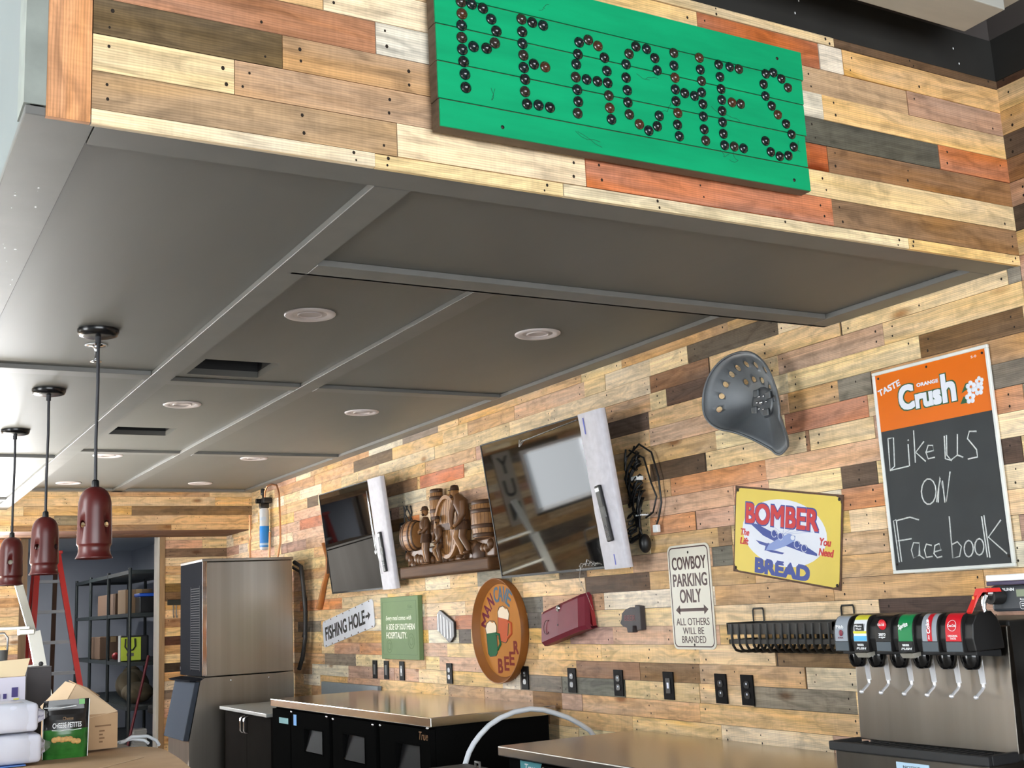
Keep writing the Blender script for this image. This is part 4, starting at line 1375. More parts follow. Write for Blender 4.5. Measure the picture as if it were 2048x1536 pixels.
for hx, hy_ in ((-.205, .005), (-.19, .06), (-.16, .105), (-.115, .14), (-.07, .158), (-.015, .163), (.035, .15), (.085, .12), (.12, .075), (.14, .02),
                (-.07, .10), (-.025, .103), (.02, .09), (.055, .055), (.075, .005)):
    c.lathe([(.0125, -.1), (.0125, .3)], (hx, hy_, 0), 'z', 16, 0, False, True, True)
cut(seat, c.build('cutter', SEATM, t))
b = MB(MS)
rim = [(x, y, rings[10][i][2]) for i, (x, y) in enumerate(ol)]
b.tube(rim + [rim[0]], .005, 8)
b.build('rolled_rim', SEATM, t)
b = MB(MS)
b.lathe([(.068, .026), (.066, .034), (.05, .036), (.0001, .036)], (.0, -.0, 0), 'z', 28, 0)
for an in (0, PI / 2, PI, 3 * PI / 2):
    b.box(.022 * math.cos(an + .5) - .018 + .03 * math.cos(an + .5), .022 * math.cos(an + .5) + .018 + .03 * math.cos(an + .5), .05 * math.sin(an + .5) - .016, .05 * math.sin(an + .5) + .016, .034, .046, 0, .006)
for an in range(6):
    b.ball((.028 * math.cos(an), .03 * math.sin(an), .038), .0065, 1, 8, 6)
b.ball((0, 0, .04), .012, 1, 10, 6)
b.build('centre_boss', [SEATM, CHROME], t)

# hanging wooden tool handle at the left of the further television
AXW = mat('orange_brown_handle', rgb(156, 100, 52), 0.4, noise=.15, scale=10)
t = thing('hand_tool', 'long curved wooden tool handle hanging left of the further television', 'tool', (RW, 8.86, 1.52))
b = MB()
b.tube([(3.275, 8.80, 2.02), (3.275, 8.70, 1.90), (3.275, 8.715, 1.80), (3.275, 8.80, 1.70), (3.275, 8.86, 1.60), (3.275, 8.915, 1.52)], [.018, .022, .02, .022, .026, .032], 12, 0, True, .7)
b.build('handle', AXW, t)
b = MB()
b.box(3.262, 3.288, 8.69, 8.70, 1.78, 1.99)
b.build('strap', mat('dark_leather', rgb(60, 38, 24), .7), t)

# ---------------- outlets
OUTS = [(7.862, 0), (7.659, 0), (7.396, 1), (6.675, 2), (5.737, 2), (5.251, 2), (4.828, 2), (4.426, 1), (4.054, 2), (3.883, 2)]
OL = ['blank black wall plate, leftmost of the row above the far counter', 'blank black wall plate, second from the left in the row below the green canvas sign',
      'black wall plate with one lit white square below the green canvas sign', 'black double outlet between the green canvas sign and the round tray',
      'black double outlet just right of the round tray', 'black double outlet below the maroon glove box door', 'black double outlet below the small dark plaque',
      'black wall plate with a small white square left of the cowboy sign', 'black double outlet below the cowboy parking sign', 'black double outlet nearest the soda fountain, rightmost of the row']
PLT = mat('black_wall_plate', rgb(12, 9, 11), .6, spec=.1)
LED_GLINT = mat('white_indicator_and_glint', rgb(235, 240, 255), .4)
for (y, kind_), lb in zip(OUTS, OL):
    M = FR((RW - .0045, y, 1.071))
    t = thing('wall_outlet', lb, 'outlet', (RW, y, 1.01), 'black outlets in a row on the plank wall')
    b = MB(M)
    b.box(-.039, .039, -.062, .062, 0, .006, 0, .002)
    b.build('cover_plate', PLT, t)
    if kind_ == 2:
        for v in (-.021, .021):
            b = MB(M)
            b.prism(rrect(-.017, v - .014, .017, v + .014, .011, 4), .006, .0085)
            b.build('socket', BLACK, t)
            b = MB(M)
            b.ball((-.0, v + .004, .0088), (.0045, .0055, .0015), 0, 8, 5)  # white dot painted in as a glint on each socket
            b.build('painted_glint', LED_GLINT, t)
    elif kind_ == 1:
        b = MB(M)
        b.box(-.017, .017, -.034, .034, .006, .0085, 0, .001)
        b.build('rocker', BLACK, t)
        b = MB(M)
        b.box(-.007, .007, -.012, .014, .0085, .0092)
        b.build('indicator', LED_GLINT, t)
    else:
        b = MB(M)
        b.box(-.017, .017, -.034, .034, .006, .008, 0, .001)
        b.build('blank_insert', BLACK, t)

# ================================================================ ceiling fixtures
REDL = mat('oxblood_lacquer', rgb(82, 25, 23), 0.34, noise=.22, scale=5, stretch=(1, 1, .35))
CANOPY = mat('glossy_black_canopy', rgb(16, 16, 18), 0.22)
BULB = mat('frosted_bulb', rgb(226, 214, 190), 0.4)


def pendant(y, label, rot):
    X = .737
    t = thing('pendant_lamp', label, 'pendant lamp', (X, y, ZP), 'red pendant lamps over the bar')
    b = MB()
    b.lathe([(.0001, ZP - .026), (.05, ZP - .026), (.066, ZP - .021), (.071, ZP - .010), (.071, ZP - .001)], (X, y, 0), 'z', 32)
    b.build('canopy', CANOPY, t)
    b = MB()
    b.tube([(X, y, ZP - .024), (X + .002, y, 2.3), (X - .001, y, 2.1), (X, y, 1.95)], .0058, 8)
    b.lathe([(.010, ZP - .05), (.010, ZP - .024)], (X, y, 0), 'z', 12)
    b.build('cord', mat('black_cord', rgb(34, 34, 40), .5), t)
    b = MB()
    b.lathe([(.0135, 1.932), (.0125, 1.955), (.009, 1.96), (.0001, 1.96)], (X, y, 0), 'z', 16)
    b.build('cord_grip', BLACK, t)
    zt = 1.936
    pr = [(.0001, 0), (.020, -.0015), (.032, -.008), (.042, -.018), (.050, -.034), (.0545, -.055), (.0555, -.075), (.0568, -.14), (.058, -.196), (.0575, -.199), (.0545, -.202),
          (.0520, -.209), (.0525, -.221), (.055, -.232), (.0595, -.241), (.0615, -.245), (.0600, -.246), (.052, -.229), (.0485, -.209), (.054, -.196), (.0528, -.14), (.0515, -.075), (.0505, -.055), (.046, -.036), (.038, -.022), (.018, -.006), (.0001, -.005)]
    b = MB()
    b.lathe([(r_, zt + h) for r_, h in pr], (X, y, 0), 'z', 48)
    sh = b.build('lamp_shade', REDL, t)
    c = MB()
    face = math.atan2(-y, -X)
    for q in range(4):
        an = face + rot + q * PI / 2
        d_ = Vector((math.cos(an), math.sin(an), 0))
        p0 = Vector((X, y, 1.806))
        c.tube([p0 + d_ * .02, p0 + d_ * .09], .0125, 20, 0, False)
    cut(sh, c.build('cutter', REDL))
    b = MB()
    b.lathe([(.016, 1.925), (.018, 1.86), (.0001, 1.86)], (X, y, 0), 'z', 16)
    b.build('lamp_holder', BLACK, t)
    b = MB()
    b.ball((X, y, 1.80), (.028, .028, .04), 0, 16, 10)
    b.tube([(X, y, 1.85), (X, y, 1.83)], .014, 12)
    b.build('bulb', BULB, t)


pendant(4.203, 'dark red bottle-shaped pendant lamp nearest the camera, over the bar', math.radians(45))
pendant(5.36, 'dark red bottle-shaped pendant lamp in the middle of the row of three', math.radians(-35))
pendant(6.522, 'dark red bottle-shaped pendant lamp furthest away, at the left picture edge', math.radians(-4))

# recessed lights
CANW = mat('white_light_trim', rgb(214, 206, 206), 0.35)
CANI = mat('off_white_lens', rgb(196, 186, 184), 0.5)
cans = [(1.572, 4.33, 'round recessed ceiling light in the near left panel, beside the main beam'), (2.64, 4.335, 'round recessed ceiling light in the near right panel, closest to the tractor seat'),
        (1.58, 6.425, 'round recessed ceiling light between the two square ceiling openings'), (2.655, 6.44, 'round recessed ceiling light in the middle right panel'),
        (1.577, 8.53, 'faint round recessed ceiling light just beyond the further square opening'), (2.636, 8.53, 'round recessed ceiling light in the far right panel, just past the cross board'),
        (1.577, 10.22, 'round recessed ceiling light by the far header above the doorway'), (2.66, 10.17, 'round recessed ceiling light by the far header above the ice machine')]
for x, y, lb in cans:
    t = thing('recessed_light', lb, 'ceiling light', (x, y, ZR), 'recessed ceiling lights')
    b = MB()
    b.lathe([(.103, ZR - .0005), (.103, ZR - .004), (.098, ZR - .008), (.078, ZR - .007), (.068, ZR - .002)], (x, y, 0), 'z', 40)
    b.build('trim_ring', CANW, t)
    b = MB()
    b.lathe([(.068, ZR - .002), (.060, ZR - .0008), (.0001, ZR - .0008)], (x, y, 0), 'z', 32)
    b.lathe([(.050, ZR - .001), (.050, ZR - .007), (.046, ZR - .007), (.046, ZR - .001)], (x, y, 0), 'z', 32)
    b.build('lens', CANI, t)
t = thing('ceiling_hook', 'small white spool-shaped fitting on the ceiling behind the nearest pendant cord', 'ceiling fitting', (.772, 4.441, ZP))
b = MB()
b.lathe([(.036, ZP - .0005), (.036, ZP - .005), (.012, ZP - .008), (.007, ZP - .02), (.007, ZP - .05), (.012, ZP - .058), (.021, ZP - .061), (.021, ZP - .066), (.0001, ZP - .067)], (.772, 4.441, 0), 'z', 24)
b.build('spool', CHROME, t)
b = MB()
b.lathe([(.038, ZP - .0004), (.041, ZP - .0022), (.038, ZP - .004)], (.772, 4.441, 0), 'z', 24)
b.build('ring', WHITE, t)

# ================================================================ along the counter
# ---------------- ice machine head and its bin
DKBL = mat('blue_black_panel', rgb(34, 35, 39), 0.6, spec=0.0)
GRLG = mat('grille_grey', rgb(66, 67, 70), 0.6, spec=0.0)
t = thing('ice_maker', 'large stainless ice maker with black slotted front panel, standing on the ice bin', 'ice machine', (2.75, 9.42, 1.042))
b = MB()
b.box(2.42, 3.12, 9.10, 9.75, 1.045, 1.915, 0, .006)
b.build('cabinet', STEEL, t)
b = MB()
b.box(2.392, 2.419, 9.095, 9.755, 1.05, 1.92, 0, .004)
b.build('front_panel', DKBL, t)
b = MB()
b.box(2.394, 2.43, 9.086, 9.0945, 1.055, 1.925, 0, .003)
b.build('corner_trim', CHROME, t)
b = MB()
b.box(2.392, 3.125, 9.085, 9.76, 1.9155, 1.938, 0, .004)
b.build('top_cap', STEEL, t)
b = MB()
for i in range(34):
    z = 1.10 + i * .0185
    b.box(2.386, 2.3915, 9.14, 9.40, z, z + .0085)
for y in (9.13, 9.40):
    b.box(2.386, 2.3915, y, y + .01, 1.09, 1.735)
b.build('grille', GRLG, t)
b = MB()
b.box(2.3875, 2.3915, 9.72, 9.74, 1.09, 1.115)
b.build('badge', CHROME, t)
t = thing('ice_bin', 'stainless ice storage bin with sloping blue-grey door below the ice maker', 'ice bin', (2.75, 9.42, 0))
b = MB(Matrix(((1, 0, 0, 0), (0, 0, 1, 0), (0, 1, 0, 0), (0, 0, 0, 1))))
b.prism([(2.30, .06), (2.30, .58), (2.385, 1.02), (2.42, 1.04), (3.12, 1.04), (3.12, .06)], 9.10, 9.75, 0)
b.build('body', STEEL, t)
dm = Matrix(((1, 0, 0, 0), (0, 0, 1, 0), (0, 1, 0, 0), (0, 0, 0, 1)))
b = MB(dm)
b.prism([(2.345, 1.012), (2.384, 1.012), (2.299, .585), (2.258, .590)], 9.115, 9.735, 0, .006)
b.build('sloping_door', mat('slate_blue_plastic', rgb(68, 74, 84), .6, spec=0.0), t)
b = MB(dm)
b.prism([(2.305, 1.016), (2.30, 1.03), (2.40, 1.0405), (2.392, 1.022)], 9.10, 9.75, 0, .003)
b.build('door_hinge_lip', DKBL, t)
b = MB()
for x, y in ((2.36, 9.15), (3.07, 9.15), (2.36, 9.70), (3.07, 9.70)):
    q = MB()
    q.cyl((x, y, 0), (x, y, .0595), .02, .024, 12)
    q.build('foot', BLACK, t)
b = MB()
for x in (2.62, 2.92):
    q = MB()
    q.ball((x, 9.0995, 1.01), (.007, .003, .007), 0, 10, 6)
    q.build('screw', CHROME, t)
t = thing('black_hose', 'black corrugated hose looping down the wall side of the ice maker', 'hose', (3.2, 9.3, 1.2))
b = MB()
b.tube([(3.17, 9.2, 1.9), (3.20, 9.12, 1.86), (3.21, 9.10, 1.7), (3.22, 9.09, 1.5), (3.22, 9.10, 1.3), (3.21, 9.14, 1.15), (3.2, 9.2, 1.05)], .017, 10)
b.tube([(3.16, 9.3, 1.88), (3.22, 9.2, 1.82), (3.25, 9.16, 1.6), (3.25, 9.16, 1.42), (3.24, 9.2, 1.3)], .012, 10)
b.build('tubing', MATTEB, t)

# ---------------- water filter and copper lines above the ice maker
t = thing('water_filter', 'blue and white water filter canister with black head on the wall above the ice maker', 'water filter', (3.24, 10.36, 2.05))
FX, FYY = 3.235, 10.18
b = MB()
b.lathe([(.0001, 2.06), (.034, 2.063), (.041, 2.075), (.041, 2.41), (.034, 2.43)], (FX, FYY, 0), 'z', 28)
b.build('canister', mat('white_grey_canister', rgb(206, 210, 216), .35), t)
b = MB()
b.lathe([(.0415, 2.085), (.0418, 2.086), (.0418, 2.27), (.0415, 2.271)], (FX, FYY, 0), 'z', 28)
b.build('blue_label', mat('bright_blue_label', rgb(28, 130, 214), .4), t)
b = MB()
b.lathe([(.0422, 2.10), (.0425, 2.101), (.0425, 2.12), (.0422, 2.121)], (FX, FYY, 0), 'z', 28)
b.text('WATER', -.03, 2.32, .06, .03, .0424, .0006, 0, M=Matrix.Translation((FX, FYY, 0)) @ Matrix(((1, 0, 0, 0), (0, 0, -1, 0), (0, 1, 0, 0), (0, 0, 0, 1))) if False else Matrix(((.85, 0, -.5, FX), (-.5, 0, -.85, FYY), (0, 1, 0, 0), (0, 0, 0, 1))))
b.build('pale_band', mat('pale_blue_print_band', rgb(176, 206, 236), .4), t)
b = MB()
b.lathe([(.036, 2.43), (.045, 2.435), (.045, 2.475), (.036, 2.48)], (FX, FYY, 0), 'z', 24)
b.box(FX - .02, 3.292, FYY - .06, FYY + .075, 2.475, 2.525, 0, .008)
b.cyl((FX - .02, FYY + .05, 2.50), (FX - .06, FYY + .05, 2.50), .022, .022, 14)
b.cyl((FX - .01, FYY - .05, 2.455), (FX - .05, FYY - .05, 2.455), .016, .016, 14)
b.build('filter_head', BLACK, t)
b = MB()
b.cyl((FX, FYY + .03, 2.525), (FX, FYY + .03, 2.552), .008)
b.lathe([(.0001, 2.552), (.019, 2.552), (.021, 2.56), (.021, 2.60), (.017, 2.61), (.0001, 2.61)], (FX, FYY + .03, 0), 'z', 20)
b.build('shutoff_knob', BLACK, t)
t = thing('copper_pipe', 'copper water line bending from the filter down to the ice maker top', 'pipe', (3.25, 9.80, .0))
b = MB()
b.tube([(FX, FYY - .02, 2.526), (FX, FYY - .025, 2.58), (FX + .01, FYY - .06, 2.62), (3.25, FYY - .15, 2.632), (3.25, 9.86, 2.60), (3.25, 9.80, 2.52), (3.25, 9.785, 2.3), (3.25, 9.785, 2.1), (3.22, 9.785, 1.945), (3.21, 9.785, .01)], .0085, 10)
b.build('pipe', COPPER, t)
t = thing('copper_pipe', 'short upright copper pipe stub left of the water filter', 'pipe', (3.1, 10.17, .0))
b = MB()
b.tube([(3.1, 10.17, 2.37), (3.1, 10.17, 2.2), (3.108, 10.17, 2.17), (3.1, 10.17, 2.14), (3.1, 10.17, .01)], .0085, 10)
b.build('pipe', COPPER, t)
t = thing('copper_pipe', 'short copper pipe hidden behind the blue water filter', 'pipe', (3.2, 10.0, .0))
b = MB()
b.tube([(3.21, 9.95, 2.2), (3.205, 9.95, 2.0), (3.2, 9.95, .01)], .0085, 10)
b.build('pipe', COPPER, t)

# ---------------- low dark cabinet with grey worktop
CABM = mat('charcoal_laminate', rgb(34, 32, 31), 0.6, spec=0.0, noise=.08, scale=4)
GWORK = mat('grey_speckled_worktop', rgb(148, 150, 148), 0.35, noise=.08, scale=60)
t = thing('base_cabinet', 'low charcoal two-door cabinet with grey worktop between ice bin and back bar cooler', 'cabinet', (2.9, 8.3, 0))
b = MB()
b.box(2.52, 3.28, 7.76, 8.85, .0, .818)
b.build('body', CABM, t)
for y0, y1, hy_ in ((7.765, 8.30, 8.335 - .06), (8.306, 8.845, 8.345)):
    b = MB()
    b.box(2.50, 2.519, y0, y1, .10, .812, 0, .002)
    d_ = b.build('door', CABM, t)
    hh = 8.262 if y0 < 8 else 8.345
    b = MB()
    b.tube([(2.50, hh, .795), (2.475, hh, .79), (2.468, hh, .78), (2.468, hh, .70), (2.475, hh, .69), (2.50, hh, .685)], .0065, 8)
    b.build('handle', CHROME, d_)
b = MB()
b.box(2.465, 3.28, 7.75, 8.87, .8185, .842, 0, .003)
b.build('worktop', GWORK, t)
b = MB()
b.box(3.262, 3.292, 7.75, 8.87, .8425, .96, 0, .002)
b.build('backsplash', mat('blue_grey_backsplash', rgb(128, 138, 146), .5, noise=.06, scale=50), t)

# ---------------- three-door back bar cooler
TRUEB = mat('black_vinyl_steel', rgb(17, 17, 17), 0.6, spec=0.0)
TEAL = mat('teal_sticker', rgb(70, 150, 160), 0.4)
BLUS = mat('blue_sticker', rgb(60, 150, 226), 0.4)
PIT = mat('recess_black', rgb(26, 26, 28), 0.5, spec=0.02)
STEELT = mat('steel_top', rgb(196, 192, 186), 0.17, 1.0)


def door_unit(t, M, y0, y1, z0, z1, pocket, logo=None):
    """door in a frame: x out of the front is -x"""
    b = MB(M)
    py0, py1, pz0, pz1 = pocket
    b.box(-.03, -.002, y0, py0, z0, z1)
    b.box(-.03, -.002, py1, y1, z0, z1)
    b.box(-.03, -.002, py0, py1, z0, pz0)
    b.box(-.03, -.002, py0, py1, pz1, z1)
    b.box(-.004, -.002, py0, py1, pz0, pz1, 1)
    d_ = b.build('door', [TRUEB, PIT], t)
    b = MB(M)
    # scooped pull: sloping plate hinged at the top edge of the pocket
    b.add([(-.029, py0 + .012, pz0 + .004), (-.029, py1 - .012, pz0 + .004), (-.006, py1 - .03, pz1 - .004), (-.006, py0 + .012, pz1 - .004)], [(0, 1, 2, 3)], 0)
    for q in ((py0 - .006, py1 + .006, pz1, pz1 + .006), (py0 - .006, py1 + .006, pz0 - .006, pz0), (py0 - .006, py0, pz0, pz1), (py1, py1 + .006, pz0, pz1)):
        b.box(-.034, -.0302, q[0], q[1], q[2], q[3], 1)
    b.add([(-.0295, py1 - .004, pz0 + .01), (-.0295, py1 - .012, pz0 + .01), (-.006, py1 - .03, pz1 - .006), (-.006, py1 - .016, pz1 - .006)], [(0, 1, 2, 3)], 2)
    b.build('recessed_pull', [PIT, TRUEB, CHROME], d_)
    return d_


MFr = Matrix.Translation((2.562, 5.36, 0)) @ Matrix.Rotation(math.radians(1.6), 4, 'Z')
t = thing('back_bar_cooler', 'long black three-door back bar cooler with shiny stainless top along the plank wall', 'cooler', (2.9, 6.5, 0))
b = MB(MFr)
b.box(0, .66, .012, 2.28, .10, .897)
b.build('body', TRUEB, t)
b = MB(MFr)
b.box(-.035, .70, -.005, 2.295, .8975, .944, 0, .004)
b.build('stainless_top', STEELT, t)
doors = []
for y0, y1, pk in ((.015, .605, (.125, .405, .655, .80)), (.66, 1.255, (.80, 1.10, .655, .80)), (1.31, 1.93, (1.41, 1.70, .655, .79))):
    doors.append(door_unit(t, MFr, y0, y1, .14, .885, pk))
b = MB(MFr)
b.box(-.028, -.002, 1.955, 2.275, .14, .885)
b.build('compressor_panel', TRUEB, t)
b = MB(MFr)
b.box(-.0295, -.0285, 1.985, 2.15, .80, .835)
b.build('teal_sticker', TEAL, t)
b = MB(MFr)
b.box(-.0315, -.0305, 1.835, 1.885, .80, .865)
b.build('blue_sticker', BLUS, doors[2])
b = MB(MFr)
Ml = Matrix(((0, 0, -1, -.0305), (-1, 0, 0, .135), (0, 1, 0, 0), (0, 0, 0, 1)))
b.text('True', 0, .832, .10, .04, 0, .001, 0, bold=.005, shear=.25, M=Ml)
b.build('script_logo', CHROME, doors[0])
for y, z in ((.03, .893), (.585, .875), (.68, .872), (1.235, .872), (1.33, .88), (1.91, .88)):
    b = MB(MFr)
    b.ball((-.033, y, z), (.008, .010, .008), 0, 10, 6)
    b.build('hinge_cap', CHROME, t)

# ---------------- near worktop cooler
t = thing('worktop_cooler', 'near stainless worktop cooler running under the soda fountain to the picture edge', 'cooler', (2.9, 3.2, 0))
b = MB()
b.box(2.54, 3.285, 1.45, 4.70, .818, .86, 0, .005)
b.build('stainless_top', mat('worktop_steel', rgb(190, 186, 180), 0.26, 1.0), t)
b = MB()
b.box(2.585, 3.26, 1.47, 4.68, .1, .8175)
b.build('body', TRUEB, t)
for y0, y1 in ((3.70, 4.36), (3.02, 3.68)):
    b = MB()
    b.box(2.556, 2.584, y0, y1, .14, .806, 0, .003)
    d_ = b.build('door', TRUEB, t)
    b = MB()
    b.ball((2.553, y1 - .03, .795), (.006, .008, .008), 0, 10, 6)
    b.build('lock', CHROME, d_)
b = MB()
b.box(2.5835, 2.5848, 4.40, 4.58, .755, .805)
b.build('teal_label', TEAL, t)
b = MB()
b.text('True', 4.44, .765, .09, .03, 0, .0012, 0, bold=.01, shear=.2, M=Matrix(((0, 0, -1, 2.583), (-1, 0, 0, 8.98), (0, 1, 0, 0), (0, 0, 0, 1))))
b.build('label_lettering', WHITE, t)

t = tag(MB().tube([(2.50, 5.0, .02), (2.515, 5.0, .5), (2.528, 5.0, .754), (2.551, 5.0, .807), (2.578, 5.0, .845), (2.612, 5.0, .879), (2.662, 5.0, .918), (2.723, 5.0, .946), (2.80, 5.0, .967), (2.888, 5.0, .974), (2.96, 5.0, .964), (3.027, 5.0, .943), (3.10, 5.0, .915), (3.167, 5.0, .879), (3.22, 5.0, .845), (3.256, 5.0, .80), (3.265, 5.0, .55), (3.265, 5.0, .25)], .0125, 12).build(
    'white_hose', mat('white_plastic_hose', rgb(226, 232, 240), .4)), 'white plastic hose arching between the two coolers', 'hose')
t = thing('waste_bin', 'low black bin with grey rim and small handle in the gap between the coolers', 'bin', (2.45, 4.86, 0))
b = MB()
b.box(2.30, 2.52, 4.74, 4.98, .0, .74, 0, .01)
b.build('body', MATTEB, t)
b = MB()
b.box(2.285, 2.53, 4.73, 4.99, .7405, .762, 0, .004)
b.build('rim', mat('dark_grey_rim', rgb(74, 74, 74), .5), t)
b = MB()
b.tube([(2.50, 4.80, .7625), (2.50, 4.80, .785), (2.50, 4.84, .785), (2.50, 4.84, .7625)], .006, 8)
b.build('handle', mat('grey_handle', rgb(96, 94, 92), .5), t)

# ---------------- bottle rack on the wall
t = thing('wire_rack', 'black metal wall rack with curved ribs hung on two wire hooks behind the fountain', 'rack', (3.2, 3.5, 1.235))
RB = mat('black_rack_metal', rgb(34, 33, 32), .45, .3, noise=.25, scale=30)
y0, y1 = 3.20, 3.80
b = MB()
b.box(3.14, 3.148, y0, y1, 1.305, 1.348)
b.box(3.14, 3.288, y1 - .008, y1, 1.318, 1.352)
b.box(3.14, 3.288, y0, y0 + .008, 1.318, 1.352)
b.box(3.28, 3.288, y0, y1, 1.31, 1.352)
b.box(3.148, 3.28, y0 + .008, y1 - .008, 1.306, 1.312)
b.build('top_tray', RB, t)
b = MB()
b.box(3.139, 3.145, y0, y1 - .01, 1.268, 1.286)
b.box(3.139, 3.285, y1 - .016, y1 - .01, 1.268, 1.286)
b.box(3.278, 3.286, y0, y1, 1.268, 1.282)
b.build('middle_rail', RB, t)
for i in range(14):
    y = y1 - .03 - i * .042
    b = MB()
    b.tube([(3.142, y, 1.345), (3.139, y, 1.30), (3.142, y, 1.262), (3.155, y, 1.243), (3.18, y, 1.236), (3.23, y, 1.236), (3.27, y, 1.243), (3.284, y, 1.27), (3.286, y, 1.34)], .0055, 8)
    b.build('rib', RB, t)
for y in (3.772, 3.27):
    b = MB()
    b.tube([(3.289, y + .032, 1.345), (3.289, y + .032, 1.395), (3.289, y + .028, 1.403), (3.289, y - .028, 1.403), (3.289, y - .032, 1.395), (3.289, y - .032, 1.345)], .0035, 8)
    b.build('wire_hook', RB, t)

# ---------------- soda fountain
HOOD = mat('black_hood_plastic', rgb(30, 29, 29), .35)
POL = mat('bright_polished_steel', rgb(236, 236, 240), .3, .55)
GREYF = mat('slate_grey_plastic', rgb(74, 84, 92), .4)
VY = [2.591, 2.516, 2.430, 2.348, 2.264, 2.184]
t = thing('soda_fountain', 'six-valve stainless soda fountain with coloured labels on the near worktop cooler', 'soda fountain', (2.72, 2.46, .86))
my = Matrix(((1, 0, 0, 0), (0, 0, 1, 0), (0, 1, 0, 0), (0, 0, 0, 1)))
b = MB()
b.box(2.732, 3.12, 2.135, 2.68, .8615, 1.36, 0, .006)
b.build('cabinet', mat('dark_fountain_body', rgb(44, 43, 42), .5), t)
b = MB(my)
b.prism([(2.70, 1.015), (2.715, 1.345), (2.731, 1.345), (2.731, 1.015)], 2.128, 2.685, 0, .002)
b.build('backsplash', STEEL, t)
b = MB(my)
b.prism([(2.588, .862), (2.588, .995), (2.731, .995), (2.731, .862)], 2.135, 2.68, 0, .004)
b.build('drip_base', STEEL, t)
b = MB()
b.box(2.575, 2.592, 2.125, 2.692, .9955, 1.022, 0, .004)
b.box(2.592, 2.698, 2.125, 2.142, .9955, 1.022, 0, .004)
b.box(2.592, 2.698, 2.675, 2.692, .9955, 1.022, 0, .004)
b.box(2.592, 2.698, 2.142, 2.675, .9955, 1.001)
for i in range(20):
    b.box(2.595, 2.696, 2.15 + i * .0262, 2.158 + i * .0262, 1.0012, 1.013)
b.build('drip_tray', MATTEB, t)
b = MB(my)
b.prism([(2.585, 1.285), (2.578, 1.32), (2.583, 1.355), (2.60, 1.378), (2.62, 1.388), (2.662, 1.388), (2.682, 1.370), (2.694, 1.345), (2.699, 1.288)], 2.128, 2.632, 0, .003)
b.build('hood', HOOD, t)
b = MB(my)
b.prism([(2.60, 1.274), (2.60, 1.2845), (2.698, 1.2845), (2.698, 1.266)], 2.14, 2.62, 0, .002)
b.build('valve_plate', MATTEB, t)


def vcurve(n=9, x_=0.0):
    P_ = []
    for i in range(n + 1):
        q = i / n
        z = 1.312 + .073 * math.sin(q * PI / 2) ** .95
        x = 2.571 - x_ + .035 * (1 - math.cos(q * PI / 2)) ** 1.3
        P_.append((x, z))
    return P_


def vlabel(y, hw, base, name, parent, off=0.0, q0=0.0, q1=1.0, dy=0.0):
    P_ = vcurve(18)
    i0, i1 = int(round(q0 * 18)), int(round(q1 * 18))
    P_ = P_[i0:i1 + 1]
    b = MB()
    V, F = [], []
    for x, z in P_:
        for s_ in (-1, 1):
            V.append((x - .0008 - off, y + dy + s_ * hw, z + off * .5))
    for i in range(len(P_) - 1):
        F.append((2 * i, 2 * i + 1, 2 * i + 3, 2 * i + 2))
    b.add(V, F, 0, True)
    return b.build(name, base, parent)


